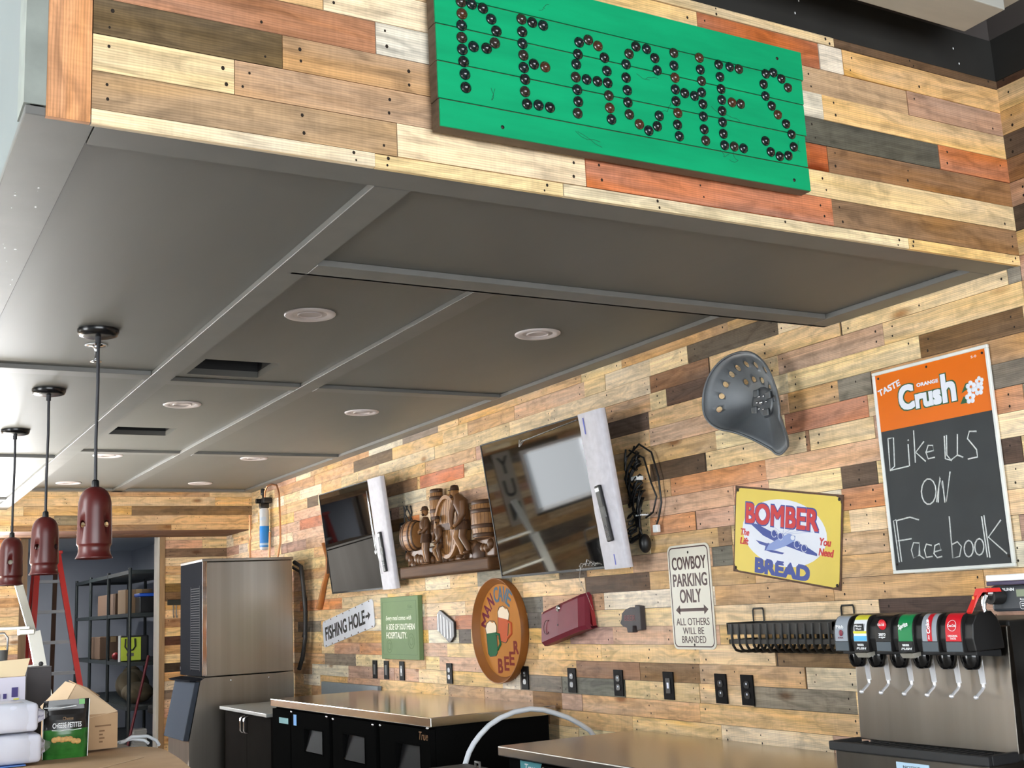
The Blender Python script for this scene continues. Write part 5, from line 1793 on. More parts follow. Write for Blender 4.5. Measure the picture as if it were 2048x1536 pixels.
ML = lambda y: Matrix(((0, 0, -1, 2.5685), (-1, 0, 0, y), (0, 1, 0, 0), (0, 0, 0, 1)))
SILV = mat('silver_label', rgb(150, 158, 168), .35)
LRED = mat('red_label', rgb(206, 24, 40), .35)
LGRN = mat('green_label', rgb(14, 128, 72), .35)
LBLK = mat('black_label', rgb(14, 14, 16), .35)
LYEL = mat('lime_yellow_label', rgb(216, 212, 60), .35)
LBLU = mat('sky_blue_label', rgb(90, 180, 226), .35)
LWHT = mat('white_label', rgb(226, 230, 236), .35)
MARD = mat('dark_red_berry', rgb(120, 24, 48), .4)
SPEC = [('silver', SILV), ('lemonade', LWHT), ('zero', LBLK), ('green', LGRN), ('diet', SILV), ('red', LRED)]
for i, y in enumerate(VY):
    b = MB(my)
    pr = [(x + .0, z) for x, z in vcurve()]
    b.prism([(2.571, 1.283), (2.5705, 1.311)] + pr + [(2.64, 1.389), (2.64, 1.283)], y - .0285, y + .0285, 0, .0)
    v = b.build('valve', [HOOD], t)
    if i not in (1, 3):
        b = MB()
        b.box(2.5692, 2.5712, y - .026, y + .026, 1.285, 1.3105, 0, .0006, 1)
        b.build('lower_panel', GREYF, v)
    kind_, base = SPEC[i]
    vlabel(y, .025, base, 'label', v)
    b = MB()
    T_ = ML(y)
    mats_ = [WHITE, LRED, MARD, LBLK, LYEL, LBLU]
    if i == 0:
        b.ball((2.5685, y - .001, 1.336), (.0012, .008, .009), 2, 10, 8)
        b.text('Pibb', -.016, 1.349, .03, .010, .0005, .0006, 0, bold=.005, M=T_)
        b.text('XTRA', -.012, 1.320, .022, .005, .0012, .0006, 2, M=T_)
    elif i == 1:
        b.box(2.5665, 2.5705, y - .016, y + .016, 1.342, 1.362, 3)
        b.text('Minute', -.013, 1.353, .026, .006, .002, .0006, 0, M=T_)
        b.text('Maid', -.010, 1.3445, .020, .006, .002, .0006, 0, M=T_)
        b.box(2.5685, 2.5705, y - .0245, y + .0245, 1.334, 1.341, 4)
        b.box(2.5688, 2.5705, y - .0245, y + .0245, 1.313, 1.327, 5)
        vlabel(y, .0248, LYEL, 'label_band', v, .0006, .62, 1.0)
    elif i == 2:
        b.ball((2.5725, y, 1.358), (.0045, .015, .015), 1, 18, 10)
        b.text('Coca-Cola', -.012, 1.355, .024, .007, .0015, .0006, 0, bold=.01, shear=.2, M=T_)
        b.text('zero', -.013, 1.327, .026, .008, .0005, .0006, 0, bold=.02, M=T_)
        b.text('sugar', -.013, 1.320, .026, .005, .0005, .0006, 0, bold=.02, M=T_)
    elif i == 3:
        b.text('Sprite', 0, 0, .036, .017, .0012, .0006, 0, bold=.02, shear=.2, M=T_ @ Matrix.Translation((-.017, 1.340, 0)) @ Matrix.Rotation(.3, 4, 'Z'))
    elif i == 4:
        vlabel(y, .008, LRED, 'label_band', v, .0006, .0, 1.0, -.001)
        b.text('Coke', 0, 0, .038, .012, .0024, .0006, 0, bold=.03, M=T_ @ Matrix.Translation((.008, 1.333, 0)) @ Matrix.Rotation(PI / 2, 4, 'Z'))
        b.text('diet', 0, 0, .012, .005, .0024, .0006, 0, bold=.02, M=T_ @ Matrix.Translation((.004, 1.317, 0)) @ Matrix.Rotation(PI / 2, 4, 'Z'))
    else:
        b.tube([(2.5715 + .006 * max(0, math.sin(q * PI / 10)) - .0035, y + .014 * math.cos(q * PI / 10), 1.353 + .014 * math.sin(q * PI / 10)) for q in range(21)], .0007, 5)
        b.text('Coca-Cola', -.012, 1.350, .024, .007, .0008, .0006, 0, bold=.01, shear=.2, M=T_)
        b.text('ORIGINAL', -.016, 1.324, .032, .005, .0005, .0006, 0, bold=.01, M=T_)
        b.text('TASTE', -.010, 1.317, .02, .005, .0005, .0006, 0, bold=.01, M=T_)
    b.build('label_print', mats_, v)
    if i in (1, 3):
        b = MB()
        b.box(2.5696, 2.571, y - .024, y + .024, 1.284, 1.31, 0)
        b.text('WATER', -.012, 1.299, .024, .006, -.0005, .002, 1, bold=.01, M=T_)
        b.text('PUSH', -.016, 1.289, .036, .006, -.0005, .002, 1, bold=.01, shear=.2, M=T_)
        b.build('water_label', [LBLK, WHITE], v)
        b = MB(my)
        b.prism([(2.565, 1.279), (2.60, 1.2825), (2.60, 1.272), (2.575, 1.266)], y - .022, y + .022)
        b.build('water_push', mat('clear_grey_push', rgb(150, 146, 136), .3) if i == 1 else bpy.data.materials['clear_grey_push'], v)
    b = MB()
    b.lathe([(.0275, 1.2735), (.0275, 1.262), (.023, 1.245), (.017, 1.236), (.0001, 1.236)], (2.625, y - .004, 0), 'z', 20)
    b.build('nozzle', mat('gloss_black_nozzle', rgb(10, 10, 11), .12) if i == 0 else bpy.data.materials['gloss_black_nozzle'], v)
    b = MB()
    lx = 2.662
    b.add([(lx - .004, y - .009, 1.262), (lx - .004, y + .009, 1.262), (lx + .002, y + .008, 1.195), (lx + .002, y - .008, 1.195), (lx, y - .009, 1.262), (lx, y + .009, 1.262), (lx + .005, y + .008, 1.195), (lx + .005, y - .008, 1.195)],
          [(0, 1, 2, 3), (7, 6, 5, 4), (0, 4, 5, 1), (1, 5, 6, 2), (2, 6, 7, 3), (3, 7, 4, 0)])
    b.tube([(lx + .002, y, 1.197), (lx + .003, y, 1.187), (lx - .004, y, 1.180), (lx - .03, y, 1.164)], [.005, .0042, .004, .004], 8)
    b.ball((lx - .032, y, 1.163), (.0065, .007, .006), 0, 10, 6)
    b.build('lever', POL, v)
b = MB()
b.box(2.5855, 2.5875, 2.33, 2.445, .93, .982)
b.build('notice_sticker', mat('pale_blue_sticker', rgb(176, 204, 226), .4), t)
b = MB()
b.text('NOTICE', -.03, .966, .06, .008, 0, .001, 0, M=Matrix(((0, 0, -1, 2.5854), (-1, 0, 0, 2.39), (0, 1, 0, 0), (0, 0, 0, 1))))
b.build('notice_print', GREYF, t)
b = MB()
b.lathe([(.0001, -.0012), (.034, -.0012), (.036, 0)], (2.5872, 2.20, .945), 'x', 28)
b.build('round_sticker', WHITE, t)

# ---------------- tea brewer at the right picture edge
TS = Matrix.Translation((-.13, -.104, 0))
BLKB = mat('slate_black_brewer', rgb(50, 54, 60), .4)
VIO = mat('dark_violet_trim', rgb(52, 44, 78), .4)
t = thing('tea_brewer', 'black tea brewer with white lid and display at the right picture edge', 'brewer', (2.82, 1.88, .86))
b = MB(TS)
b.box(2.75, 3.2, 1.62, 2.195, 1.385, 1.452, 0, .008)
b.build('brew_head', BLKB, t)
b = MB(TS)
b.box(2.745, 3.205, 1.615, 2.20, 1.4525, 1.463, 1, .002)
b.box(2.745, 3.205, 1.615, 2.20, 1.4635, 1.48, 0, .003)
b.build('lid', [WHITE, VIO], t)
b = MB(TS)
b.box(2.90, 3.18, 1.66, 2.12, .8615, 1.3845, 0, .006)
b.build('column', HOOD, t)
TB = Matrix(((0, 0, -1, 2.749), (-1, 0, 0, 2.155), (0, 1, 0, 0), (0, 0, 0, 1)))
b = MB(TS)
b.text('BUNN', .0, 1.437, .035, .008, 0, .001, 0, bold=.03, M=TB)
b.build('lettering', WHITE, t)
b = MB(TS @ TB)
b.box(.042, .10, 1.422, 1.440, 0, .002)
b.build('display', mat('olive_lcd', rgb(132, 142, 118), .3), t)
b = MB(TS @ TB)
b.prism(rrect(.048, 1.390, .075, 1.411, .006), 0, .0012, 0)
b.prism(rrect(.0495, 1.3915, .0735, 1.4095, .005), .0012, .002, 1)
b.box(.054, .07, 1.398, 1.400, .002, .0026, 0)
b.box(.054, .07, 1.403, 1.405, .002, .0026, 0)
b.text('Brew', .05, 1.4135, .014, .004, 0, .001, 0, M=None)
b.build('button', [WHITE, BLKB], t)
b = MB(TS)
b.cyl((2.76, 2.165, 1.425), (2.715, 2.17, 1.425), .022, .02, 16)
b.build('tap_body', HOOD, t)
b = MB(TS)
b.cyl((2.715, 2.172, 1.434), (2.702, 2.174, 1.434), .016, .013, 16)
b.tube([(2.705, 2.174, 1.43), (2.70, 2.178, 1.412), (2.698, 2.178, 1.395), (2.70, 2.176, 1.388)], [.010, .007, .005, .006], 12)
b.build('chrome_tap', CHROME, t)
b = MB(TS)
b.loft([[(2.70 + dx, 2.19 + dy, 1.447), (2.70 + dx, 2.16 + dy, 1.447), (2.70 + dx, 2.155 + dy, 1.437), (2.70 + dx, 2.185 + dy, 1.437)] for dx, dy in ((.02, -.02), (-.01, .0))] +
       [[(2.688, 2.198, 1.43), (2.688, 2.186, 1.43), (2.69, 2.186, 1.42), (2.69, 2.198, 1.42)], [(2.672, 2.213, 1.388), (2.672, 2.199, 1.388), (2.676, 2.199, 1.384), (2.676, 2.213, 1.384)]], 0, False)
tap = b.build('red_lever', mat('red_tap_lever', rgb(206, 40, 34), .35), t)
b = MB(TS)
b.box(2.684, 2.6855, 2.194, 2.2, 1.40, 1.428)
b.build('amber_stripe', mat('amber_label', rgb(226, 150, 60), .4), tap)
t = thing('black_hose', 'black hose and fitting hanging down beside the tea brewer', 'hose', (2.72, 2.04, .87))
b = MB(TS)
b.tube([(2.86, 2.15, 1.35), (2.85, 2.165, 1.32), (2.84, 2.17, 1.27), (2.85, 2.15, 1.22), (2.86, 2.145, 1.1), (2.86, 2.145, .95), (2.86, 2.145, .868)], .012, 10)
b.build('tubing', HOOD, t)
b = MB(TS)
b.cyl((2.85, 2.15, 1.235), (2.855, 2.148, 1.17), .024, .020, 14)
b.build('valve_body', BLACK, t)
b = MB(TS)
b.cyl((2.83, 2.15, 1.205), (2.822, 2.15, 1.205), .008, .008, 10)
b.build('chrome_screw', CHROME, t)

# ================================================================ the bar at the left
BZ = 1.03
BARW = mat('dark_bar_top', rgb(74, 62, 52), .4)
t = thing('bar_counter', 'long bar counter with dark top under the red pendant lamps', 'counter', (.5, 5.2, 0))
b = MB()
b.box(.02, .93, 3.0, 7.2, BZ - .045, BZ, 0, .004)
b.build('bar_top', BARW, t)
b = MB()
b.box(.15, .78, 3.1, 7.1, 0, BZ - .0455)
b.build('base', mat('dark_bar_front', rgb(60, 56, 52), .6), t)

# big flattened cardboard sheet over the bar end
t = thing('cardboard_sheet', 'flattened kraft cardboard sheet with rounded end lying on the bar', 'cardboard', (.5, 3.9, BZ))
n = 26
pts = []
xs = [.10, .45, .75, .88, .955, .995, 1.0]
ye = [4.40, 4.40, 4.385, 4.35, 4.26, 4.12, 4.0]
top = list(zip(xs, ye)) + [(.992, 3.7), (.985, 3.3), (.98, 3.02)] + [(.10, 3.02)]


def zt(x, y):
    d = max(0, x - .945)
    return BZ + .0125 + .004 * math.sin(x * 9 + y * 4) * .5 + .004 * math.sin(y * 7) - d * d * .25


b = MB()
cols = []
ny = 30
nx = 22
V, F = [], []
for j in range(ny + 1):
    y = 3.02 + (4.405 - 3.02) * j / ny
    # right limit of the sheet at this y
    xr_ = .93 + (y - 3.76) * .11
    if y > 4.15:
        q = min(1, (y - 4.15) / .255)
        xr_ -= .16 * (1 - math.sqrt(max(0, 1 - q ** 2.4)))
    for i in range(nx + 1):
        x = .10 + (xr_ - .10) * i / nx
        V.append((x, y, zt(x, y)))
for j in range(ny):
    for i in range(nx):
        F.append((j * (nx + 1) + i, j * (nx + 1) + i + 1, (j + 1) * (nx + 1) + i + 1, (j + 1) * (nx + 1) + i))
N_ = len(V)
V2 = [(x, y, z - .004) for x, y, z in V]
b.add(V + V2, F + [tuple(k + N_ for k in f[::-1]) for f in F], 0, True)
sheet = b.build('sheet', CARD, t)
b = MB()
b.tube([(.62, 3.70, zt(.62, 3.7) + .001), (.73, 3.80, zt(.73, 3.8) + .001), (.86, 3.98, zt(.86, 3.98) + .001)], .003, 6, 0, True, .4)
b.build('pale_crease', CARDL, sheet)

# cardboard box with open flaps
t = thing('cardboard_box', 'open brown cardboard box with raised pale flaps on the cardboard sheet', 'box', (.80, 4.45, BZ))
MBX = Matrix.Translation((.745, 4.34, BZ + .0165)) @ Matrix.Rotation(math.radians(6), 4, 'Z')
b = MB(MBX)
W_, D_, H_ = .215, .16, .118
for q in ((0, W_, 0, .004), (0, W_, D_ - .004, D_), (0, .004, .004, D_ - .004), (W_ - .004, W_, .004, D_ - .004)):
    b.box(-W_ / 2 + q[0], -W_ / 2 + q[1], q[2], q[3], 0.001, H_)
b.box(-W_ / 2, W_ / 2, 0, D_, 0, .0008)
b.build('carton', CARD, t)
b = MB(MBX)


def slab(mb, q, th=.0035, mi=0):
    a_, b_, c_, d_ = [Vector(p) for p in q]
    nrm = (b_ - a_).cross(d_ - a_).normalized() * th
    mb.add([a_, b_, c_, d_, a_ + nrm, b_ + nrm, c_ + nrm, d_ + nrm], [(0, 1, 2, 3), (7, 6, 5, 4), (0, 4, 5, 1), (1, 5, 6, 2), (2, 6, 7, 3), (3, 7, 4, 0)], mi)


slab(b, [(-W_ / 2, .002, H_ - .03), (W_ / 2, .002, H_ + .002), (W_ / 2 - .085, .075, H_ + .085), (-.012, .085, H_ + .10)])
b.build('front_flap', CARDL, t)
b = MB(MBX)
slab(b, [(-W_ / 2 - .002, .0, H_ - .026), (-.012, .084, H_ + .1), (-.03, .15, H_ + .11), (-W_ / 2 - .004, .16, H_ + .03)])
b.build('side_flap', CARDL, t)
b = MB(MBX)
slab(b, [(W_ / 2 - .084, .077, H_ + .0845), (W_ / 2 - .02, .15, H_ + .05), (-.02, .155, H_ + .112), (-.014, .088, H_ + .102)])
b.build('back_flap', CARD, t)
b = MB(MBX)
for q in range(4):
    b.box(.045, .045 + .012 + .006 * (q % 2), -.001, -.0002, .022 + q * .012, .027 + q * .012, 0)
b.box(.03, .085, -.001, -.0002, .075, .08, 0)
b.build('box_print', mat('brown_box_print', rgb(130, 98, 70), .8), t)

# snack pouch
t = thing('snack_pouch', 'black and green snack pouch reading CHEESE PETITES standing before the open box', 'snack bag', (.63, 4.19, BZ))
MPo = FRONT((.652, 4.16, BZ + .0165), math.radians(-4))
PW, PH = .142, .185
rings = []
for j in range(13):
    v = PH * j / 12
    th = .022 * math.sin(PI * min(1, (v / PH) * 1.12 + .02)) ** .7 if v / PH < .86 else .003
    th = max(th, .002)
    wv_ = .002 * math.sin(j * 1.7)
    L_, R_ = -PW / 2 + wv_, PW / 2 - .004 * (1 - v / PH) - wv_
    ring = []
    for i in range(9):
        u = L_ + (R_ - L_) * i / 8
        ring.append((u, v, th * (1 - (2 * i / 8 - 1) ** 2)))
    for i in range(7, 0, -1):
        u = L_ + (R_ - L_) * i / 8
        ring.append((u, v, -th * .6 * (1 - (2 * i / 8 - 1) ** 2) - .001))
    rings.append(ring)
PBK = mat('glossy_black_pouch', rgb(30, 27, 26), .22)
PGN = mat('glossy_green_pouch', rgb(48, 112, 44), .25, noise=.4, scale=18)
b = MB(MPo)
for j in range(12):
    b.loft(rings[j:j + 2], 1 if j < 6 else 0, True, j == 0, j == 11)
pouch = b.build('pouch', [PBK, PGN], t)
b = MB(MPo)
b.text('CHEESE PETITES', -.043, .098, .088, .016, .0225, .001, 0, bold=.01)
b.tube([(-.045, .092, .0232), (-.02, .089, .0232), (.0, .091, .0232), (.02, .089, .0232), (.045, .092, .0232)], .0012, 6)
b.text('Cheese', -.012, .122, .032, .010, .0222, .0008, 1)
b.build('lettering', [WHITE, mat('gold_print', rgb(150, 112, 66), .5)], pouch)
b = MB(MPo)
b.tube([(-PW / 2 + .002, .163, .0058), (-.02, .160, .0066), (.03, .164, .0062)], .0016, 6)
b.tube([(PW / 2 - .004, .002, .001), (PW / 2 - .002, .09, .001), (PW / 2, .183, .001)], .0016, 6)
b.tube([(-PW / 2 + .001, .002, .001), (-PW / 2, .16, .001)], .0012, 6)
b.build('white_edge', WHITE, pouch)
b = MB(MPo)
b.box(.038, .056, .168, .184, .0038, .0045)
b.build('green_corner_tag', mat('green_tag', rgb(96, 168, 84), .4), pouch)
b = MB(MPo)
rr_ = random.Random(3)
for q in range(7):
    b.ball((-.036 + q * .0118, .064 + rr_.uniform(-.005, .005) - .001 * q, .0215), (.0105, .0095, .002), 0, 9, 6)
b.build('cracker_print', mat('golden_cracker', rgb(206, 160, 92), .6, noise=.2, scale=120), pouch)

# two plastic wrapped white packs
FILMP = mat('crinkled_clear_wrap', (1, 1, 1), .12, trans=.85, bump=.7, scale=22, spec=.6)
PAPER = mat('white_paper_goods', rgb(216, 218, 232), .7, noise=.03, scale=14)
for k_, (z0, lb, wv_) in enumerate(((BZ + .020, 'lower clear-wrapped pack of white paper goods at the left picture edge', .012), (BZ + .116, 'upper clear-wrapped pack of white paper goods stacked at the left picture edge', .0))):
    t = thing('wrapped_pack', lb, 'pack', (.44, 4.2, z0), 'clear-wrapped packs of paper goods')
    b = MB()
    b.box(.30, .555 + wv_, 4.07, 4.35, z0 + .001, z0 + .088, 0, .014, 3, True)
    b.build('contents', PAPER, t)
    rg = []
    rw = random.Random(k_ + 4)
    for i in range(9):
        x = .29 + (.30 + wv_) * i / 8
        f_ = 1.0 if i < 7 else (.62 if i == 7 else .22)
        zc, yc_ = z0 + .045, 4.21
        ring = []
        for q in range(16):
            an = 2 * PI * q / 16
            c_, s_ = math.cos(an), math.sin(an)
            k2 = 1 / max(abs(c_), abs(s_)) ** .8
            ring.append((x + rw.uniform(-.003, .003), yc_ + .148 * c_ * k2 * f_ ** .5 + rw.uniform(-.004, .004), max(z0, zc + .0455 * s_ * k2 * f_ + rw.uniform(-.001, .0015))))
        rg.append(ring)
    b = MB()
    b.loft(rg, 0, True)
    b.build('clear_wrap', FILMP, t)
tag(MB().box(.30, .52, 4.06, 4.34, BZ + .0162, BZ + .0195, 0).build('blue_packet', mat('blue_packet', rgb(70, 120, 200), .4)), 'thin blue packet peeking out under the lower wrapped pack', 'packet')

# printed carton and dark folder beyond
PRC = mat('white_violet_carton', rgb(214, 210, 226), .6)
VIOP = mat('violet_print', rgb(66, 56, 120), .6)
t = thing('printed_carton', 'white carton with violet print and an open cream flap, left of the dark grey box', 'box', (.50, 4.9, BZ))
MPc = FRONT((.48, 4.80, BZ), 0)
b = MB(MPc)
b.box(-.20, .125, 0, .262, -.30, 0)
b.build('carton', PRC, t)
b = MB(MPc)
for i in range(4):
    for j in range(3):
        b.box(.005 + j * .022, .017 + j * .022, .03 + i * .052, .048 + i * .052, .0002, .0012)
b.box(.075, .098, .02, .06, .0002, .0012)
b.box(.075, .105, .12, .16, .0002, .0012)
b.box(.078, .10, .19, .225, .0002, .0012)
b.build('carton_print', VIOP, t)
b = MB(MPc)
b.box(.085, .104, .165, .185, .0002, .0014)
b.build('yellow_print', LYEL, t)
b = MB(MPc)
slab(b, [(-.2, .2625, -.02), (.125, .2625, -.02), (.145, .325, -.05), (-.2, .31, -.05)])
b.build('cream_flap', mat('cream_card', rgb(232, 210, 172), .8), t)
b = MB(MPc)
b.ball((-.02, .265, -.1), (.10, .03, .10), 0, 16, 8)
b.build('plastic_liner', mat('lilac_liner', rgb(226, 222, 246), .35), t)
t = thing('grey_box', 'upright dark grey box beside the printed carton on the bar', 'box', (.67, 5.0, BZ))
b = MB()
b.box(.632, .722, 4.98, 5.10, BZ, BZ + .285, 0, .002)
b.build('carton', mat('charcoal_card', rgb(74, 70, 72), .7), t)
b = MB()
b.box(.632, .722, 4.98, 5.10, BZ + .2855, BZ + .289)
b.build('lid', mat('charcoal_card_lid', rgb(92, 88, 88), .7), t)
tag(MB().tube([(.885, 4.475, BZ + .02), (.90, 4.485, BZ + .02), (.93, 4.50, BZ + .034), (.985, 4.49, BZ + .032), (1.01, 4.46, BZ + .016), (1.015, 4.44, BZ + .002)], .006, 10).tube(
    [(.84, 4.53, BZ + .006), (.88, 4.53, BZ + .014), (.94, 4.53, BZ + .024), (.98, 4.52, BZ + .016), (.99, 4.50, BZ + .006)], .0055, 10).build(
    'coiled_hose', mat('pale_coiled_hose', rgb(216, 220, 226), .35)), 'coil of white tubing behind the open cardboard box on the bar', 'hose')

# aluminium multi-position ladder
ALU = mat('aluminium', rgb(196, 194, 186), .35, .85, rnoise=.08, scale=4)
t = thing('aluminium_ladder', 'aluminium folding ladder leaning behind the bar at the left picture edge', 'ladder', (1.1, 9.4, 0))


def rail(mb, p0, p1, w, d, mi=0):
    p0, p1 = Vector(p0), Vector(p1)
    ax = (p1 - p0).normalized()
    u = Vector((0, 1, 0))
    s_ = ax.cross(u).normalized()
    V = [p + s_ * (a * w / 2) + u * (c_ * d / 2) for p in (p0, p1) for a, c_ in ((-1, -1), (1, -1), (1, 1), (-1, 1))]
    mb.add(V, [(0, 1, 2, 3), (7, 6, 5, 4), (0, 4, 5, 1), (1, 5, 6, 2), (2, 6, 7, 3), (3, 7, 4, 0)], mi)


b = MB()
rail(b, (1.13, 9.5, 1.80), (1.225, 9.42, 1.44), .055, .03)
rail(b, (1.235, 9.42, 1.45), (1.50, 9.25, .0), .085, .04)
b.build('right_rail', ALU, t)
b = MB()
rail(b, (.74, 9.5, 1.80), (.69, 9.42, 1.44), .055, .03)
rail(b, (.68, 9.42, 1.45), (.50, 9.25, .0), .085, .04)
b.build('left_rail', ALU, t)
for z in (1.48, 1.2, .9, .6, .3):
    b = MB()
    q = (1.45 - z) / 1.45
    b.box(.70 - .18 * q, 1.21 + .265 * q, 9.40 - .17 * q, 9.43 - .17 * q, z - .012, z + .012, 0, .003)
    b.build('rung', ALU, t)
b = MB()
b.box(1.13, 1.235, 9.38, 9.50, 1.43, 1.47, 0, .005)
b.build('sliding_bracket', ALU, t)
b = MB()
b.lathe([(.0001, -.0005), (.016, -.0005), (.017, 0)], (1.283, 9.366, 1.215), 'y', 16)
b.build('rail_hole', BLACK, t)

# ================================================================ storage room
REDF = mat('red_fibreglass', rgb(186, 32, 24), .4)
GRYR = mat('grey_rung', rgb(120, 122, 126), .4, .5)
t = thing('step_ladder', 'tall red fibreglass step ladder standing just inside the doorway', 'ladder', (1.75, 12.3, 0))
yl = 12.15
b = MB()
rail(b, (1.80, yl + .05, 2.18), (2.15, yl - .25, 0), .05, .03)
b.build('right_rail', REDF, t)
b = MB()
rail(b, (1.62, yl + .05, 2.18), (1.50, yl - .25, 0), .05, .03)
b.build('left_rail', REDF, t)
b = MB()
rail(b, (1.60, yl + .1, 2.17), (1.55, yl + .75, 0), .04, .03)
b.build('rear_rail', REDF, t)
b = MB()
rail(b, (1.79, yl + .1, 2.17), (1.86, yl + .75, 0), .04, .03)
b.build('rear_rail', bpy.data.materials['dark_leather'], t)
b = MB()
b.box(1.59, 1.835, yl - .02, yl + .14, 2.18, 2.21, 0, .006)
b.build('top_cap', REDF, t)
for i in range(7):
    z = 1.90 - i * .29
    q = (2.18 - z) / 2.18
    b = MB()
    b.box(1.62 - .12 * q, 1.80 + .35 * q, yl + .05 - .30 * q, yl + .13 - .30 * q, z, z + .03)
    b.build('step', GRYR, t)
b = MB()
b.tube([(1.64, yl + .1, 1.95), (1.58, yl + .3, 1.55)], .01, 8)
b.build('brace', mat('tan_rope', rgb(150, 110, 76), .7), t)

SHB = mat('black_green_wire', rgb(34, 42, 44), .45)
t = thing('wire_shelving', 'long dark wire shelving unit along the storage room wall', 'shelving', (2.8, 13.8, 0))
sy0, sy1, sx0, sx1 = 12.25, 15.4, 2.50, 3.12
for y in (12.25, 13.35, 14.42, 15.38):
    for x in (sx0, sx1):
        b = MB()
        b.cyl((x, y, 0), (x, y, 2.03), .018, .018, 10)
        b.build('post', SHB, t)
for z in (2.0, 1.572, 1.09, .66, .22):
    b = MB()
    b.box(sx0 - .012, sx0 + .004, sy0, sy1, z - .03, z + .008)
    b.box(sx1 - .004, sx1 + .012, sy0, sy1, z - .03, z + .008)
    b.box(sx0, sx1, sy0 - .012, sy0 + .004, z - .03, z + .008)
    b.box(sx0, sx1, sy1 - .004, sy1 + .012, z - .03, z + .008)
    for i in range(26):
        x = sx0 + .02 + i * (sx1 - sx0 - .04) / 25
        b.box(x - .006, x + .006, sy0, sy1, z - .002, z + .004)
    b.build('shelf', SHB, t)


def simple_box(name, label, cat, c, size, rz, m, lid=None, group=None):
    t_ = thing(name, label, cat, c, group)
    M = Matrix.Translation(c) @ Matrix.Rotation(rz, 4, 'Z')
    b_ = MB(M)
    b_.box(-size[0] / 2, size[0] / 2, -size[1] / 2, size[1] / 2, 0, size[2], 0, .006)
    b_.build('carton' if lid is None else 'tub', m, t_)
    if lid:
        b_ = MB(M)
        b_.box(-size[0] / 2 - .012, size[0] / 2 + .012, -size[1] / 2 - .012, size[1] / 2 + .012, size[2] + .0005, size[2] + .035, 0, .008)
        b_.build('lid', lid, t_)
    else:
        b_ = MB(M)
        b_.box(-.03, .03, -size[1] / 2 - .001, size[1] / 2 + .001, size[2] - .06, size[2] + .001)
        b_.build('packing_tape', mat('tape_' + name, rgb(176, 150, 110), .4), t_)
    return t_


DKCARD = mat('dark_kraft', rgb(104, 82, 66), .8)
MIDCARD = mat('mid_kraft', rgb(142, 118, 92), .8)
simple_box('storage_carton', 'long dark brown carton on the upper wire shelf', 'box', (2.76, 13.75, 1.577), (.42, 1.0, .23), 0, DKCARD)
simple_box('storage_carton', 'lighter brown carton on the upper shelf beside the blue-lidded tub', 'box', (2.66, 12.78, 1.577), (.28, .26, .25), .1, MIDCARD)
simple_box('storage_tub', 'black storage tub with bright blue lid on the upper wire shelf', 'tub', (2.735, 12.44, 1.577), (.24, .22, .165), 0, BLACK, mat('bright_blue_lid', rgb(30, 84, 190), .4))
simple_box('storage_carton', 'dark brown carton on the middle shelf left of the lime bag', 'box', (2.70, 14.45, 1.095), (.3, .7, .25), 0, DKCARD)
t = thing('lime_bag', 'lime green and black cooler bag with black handle on the middle shelf', 'bag', (2.63, 12.72, 1.095))
MLb = Matrix.Translation((2.60, 12.66, 1.095)) @ Matrix.Rotation(math.radians(-14), 4, 'Z')
b = MB(MLb)
b.box(-.10, .17, -.02, .16, 0, .26, 0, .015)
b.build('body', mat('black_fabric', rgb(30, 32, 36), .7), t)
b = MB(MLb)
b.box(-.098, .10, -.028, -.0205, .01, .245, 0, .003)
b.build('front_panel', mat('lime_fabric', rgb(190, 214, 54), .6), t)
b = MB(MLb)
b.box(-.125, -.1005, -.02, .14, 0, .265, 0, .004)
b.build('side_panel', WHITE, t)
b = MB(MLb)
b.tube([(-.05, -.034, .23), (-.055, -.04, .15), (-.03, -.042, .115), (.02, -.042, .115), (.045, -.04, .15), (.04, -.034, .23)], .02, 8, 0, True, .4)
b.build('handle', BLACK, t)
b = MB(MLb)
b.box(-.04, .03, -.030, -.0285, .055, .085)
b.build('badge', BLACK, t)
t = thing('red_ball', 'small red round object on the middle wire shelf', 'ball', (2.62, 13.55, 1.095))
b = MB()
b.ball((2.62, 13.55, 1.136), .04, 0, 14, 10)
b.build('shell', mat('dull_red', rgb(150, 40, 44), .5), t)
t = thing('storage_sack', 'crumpled olive brown sack slumped on the lower wire shelf', 'sack', (2.75, 13.2, .665))
b = MB()
b.ball((2.76, 13.35, .83), (.17, .30, .165), 0, 18, 12)
b.ball((2.72, 12.9, .77), (.16, .24, .108), 0, 18, 12)
b.ball((2.70, 13.15, .84), (.12, .2, .12), 0, 14, 10, Matrix.Rotation(.5, 3, 'X'))
b.ball((2.78, 13.5, .93), (.10, .12, .09), 0, 14, 10, Matrix.Rotation(-.6, 3, 'X'))
b.ball((2.66, 12.78, .75), (.09, .12, .085), 0, 14, 10)
b.build('cloth', mat('olive_brown_cloth', rgb(96, 86, 66), .9, bump=1.0, scale=7), t)
t = thing('broom', 'broom with thin red handle leaning against the wire shelving', 'broom', (2.50, 12.05, 0))
b = MB()
b.cyl((2.655, 12.10, 1.16), (2.40, 12.0, .12), .013, .013, 10)
b.build('broom_handle', mat('dark_red_handle', rgb(104, 26, 38), .4), t)
b = MB()
b.box(2.30, 2.48, 11.97, 12.03, 0, .119, 0, .01)
b.build('bristles', MATTEB, t)
t = thing('office_chair', 'black padded chair at the near end of the storage shelving', 'chair', (2.86, 12.02, 0))
b = MB()
b.box(2.66, 3.02, 11.88, 12.16, .60, .68, 0, .02)
b.build('seat', MATTEB, t)
b = MB()
b.box(2.80, 3.03, 11.90, 12.14, .70, 1.12, 0, .03)
b.build('backrest', MATTEB, t)
b = MB()
b.cyl((2.84, 12.02, .05), (2.84, 12.02, .5995), .03, .03, 12)
b.build('column', MATTEB, t)
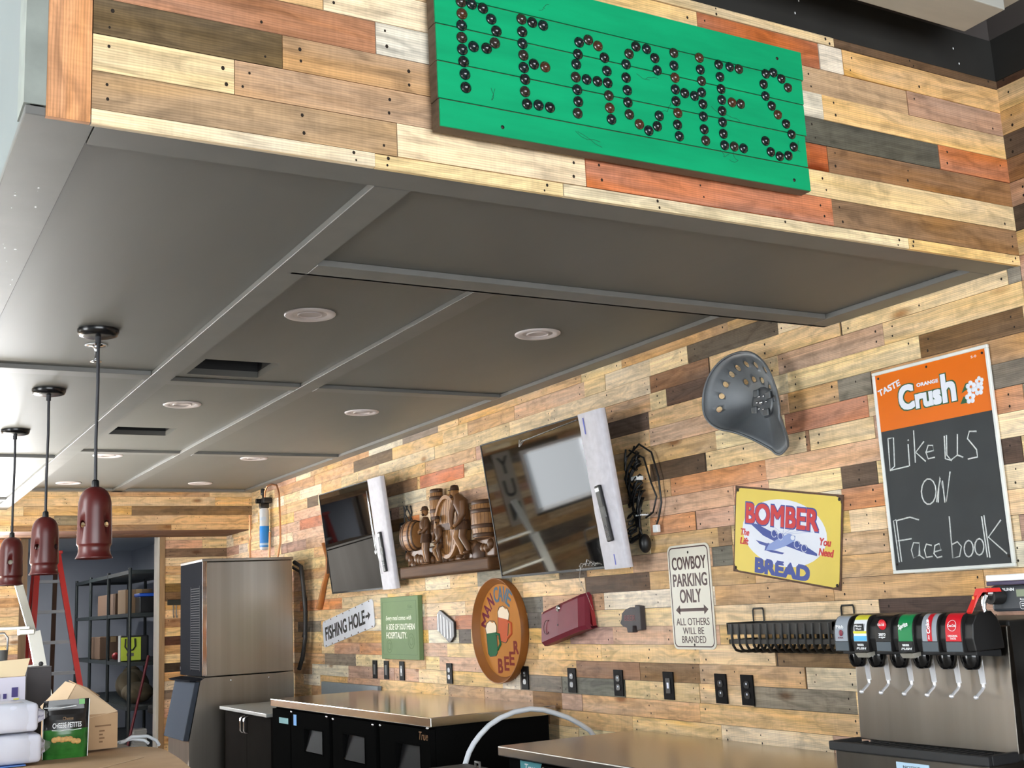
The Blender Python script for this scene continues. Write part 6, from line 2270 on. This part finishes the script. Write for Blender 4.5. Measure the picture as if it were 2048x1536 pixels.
for q in range(5):
    an = q * 2 * PI / 5
    b = MB()
    b.tube([(2.84 + .02 * math.cos(an), 12.02 + .02 * math.sin(an), .06), (2.84 + .20 * math.cos(an), 12.02 + .13 * math.sin(an), .03)], .018, 8)
    b.build('leg', MATTEB, t)
t = thing('spray_bottle', 'small white and blue bottle on the black chair in the storage room', 'bottle', (2.71, 11.95, .68))
b = MB()
b.lathe([(.0001, .681), (.03, .681), (.032, .70), (.032, .77), (.014, .80), (.012, .83), (.0001, .83)], (2.72, 11.95, 0), 'z', 16)
b.build('bottle', WHITE, t)
b = MB()
b.lathe([(.0325, .70), (.0328, .701), (.0328, .76), (.0325, .761)], (2.72, 11.95, 0), 'z', 16)
b.build('label', VIOP, t)
t = thing('paper_stack', 'stack of pale papers on the floor at the near end of the storage shelving', 'papers', (2.62, 12.0, 0))
b = MB()
for i in range(9):
    b.box(2.52 + .004 * (i % 3), 2.64 + .004 * (i % 2), 12.08, 12.22, .30 + i * .018, .316 + i * .018)
b.box(2.51, 2.65, 12.07, 12.23, 0, .2995)
b.build('sheets', mat('pale_paper', rgb(176, 178, 176), .8), t)

# hook rail beside the ice machine
t = thing('hook_rail', 'short dark hook rail with metal hooks on the plank wall beside the doorway', 'hooks', (2.80, 11.59, 1.5))
b = MB()
b.box(2.715, 2.86, 11.565, 11.594, 1.632, 1.685, 0, .006)
b.build('rail', mat('black_green_board', rgb(34, 38, 34), .6), t)
for x in (2.77, 2.80):
    b = MB()
    b.tube([(x, 11.58, 1.632), (x, 11.575, 1.55), (x, 11.565, 1.52), (x, 11.55, 1.512), (x, 11.54, 1.53)], .005, 8)
    b.build('hook', GRYR, t)

# small lidded pail at the left picture edge, behind the bar
t = thing('metal_pail', 'small grey metal pail with wire handle at the left picture edge behind the ladder', 'pail', (.84, 8.2, 0))
b = MB()
b.lathe([(.0001, 1.001), (.075, 1.001), (.085, 1.34), (.087, 1.345)], (.84, 8.2, 0), 'z', 24)
b.build('pail_body', GRYR, t)
b = MB()
b.tube([(.92, 8.2, 1.34), (.922, 8.2, 1.42), (.90, 8.2, 1.45), (.78, 8.2, 1.45), (.758, 8.2, 1.42), (.76, 8.2, 1.34)], .006, 8)
b.build('wire_handle', GRYR, t)
# hidden counter under the pail, enlarged and white to bounce sun onto the ceiling
t = thing('bounce_counter', 'hidden white topped counter added to bounce sun onto the ceiling, carrying the grey metal pail', 'counter', (.1, 8.3, 0))
b = MB()
b.box(-.9, .88, 7.45, 9.1, .96, 1.0, 0, .004)
b.build('counter_top', mat('white_counter_top', rgb(236, 234, 228), .6), t)
b = MB()
b.box(-.85, .83, 7.5, 9.05, 0, .9595)
b.build('carcass', mat('tan_counter', rgb(196, 160, 122), .6), t)

# letters sign on the far wall, seen mirrored in the television
t = thing('hanging_sign', 'narrow pale vertical sign with dark letters YUM on the far wall', 'sign', (-.46, 11.59, 1.4))
b = MB()
b.box(-.58, -.34, 11.57, 11.594, 1.40, 2.25)
b.build('board', mat('pale_sign_board', rgb(186, 182, 172), .7), t)
MY = FRONT((-.46, 11.5695, 0), 0)
b = MB(MY)
for i, ch_ in enumerate('YUM'):
    b.text(ch_, -.075, 2.0 - i * .27, .15, .2, 0, .004, 0, bold=.02)
b.build('lettering', INK, t)
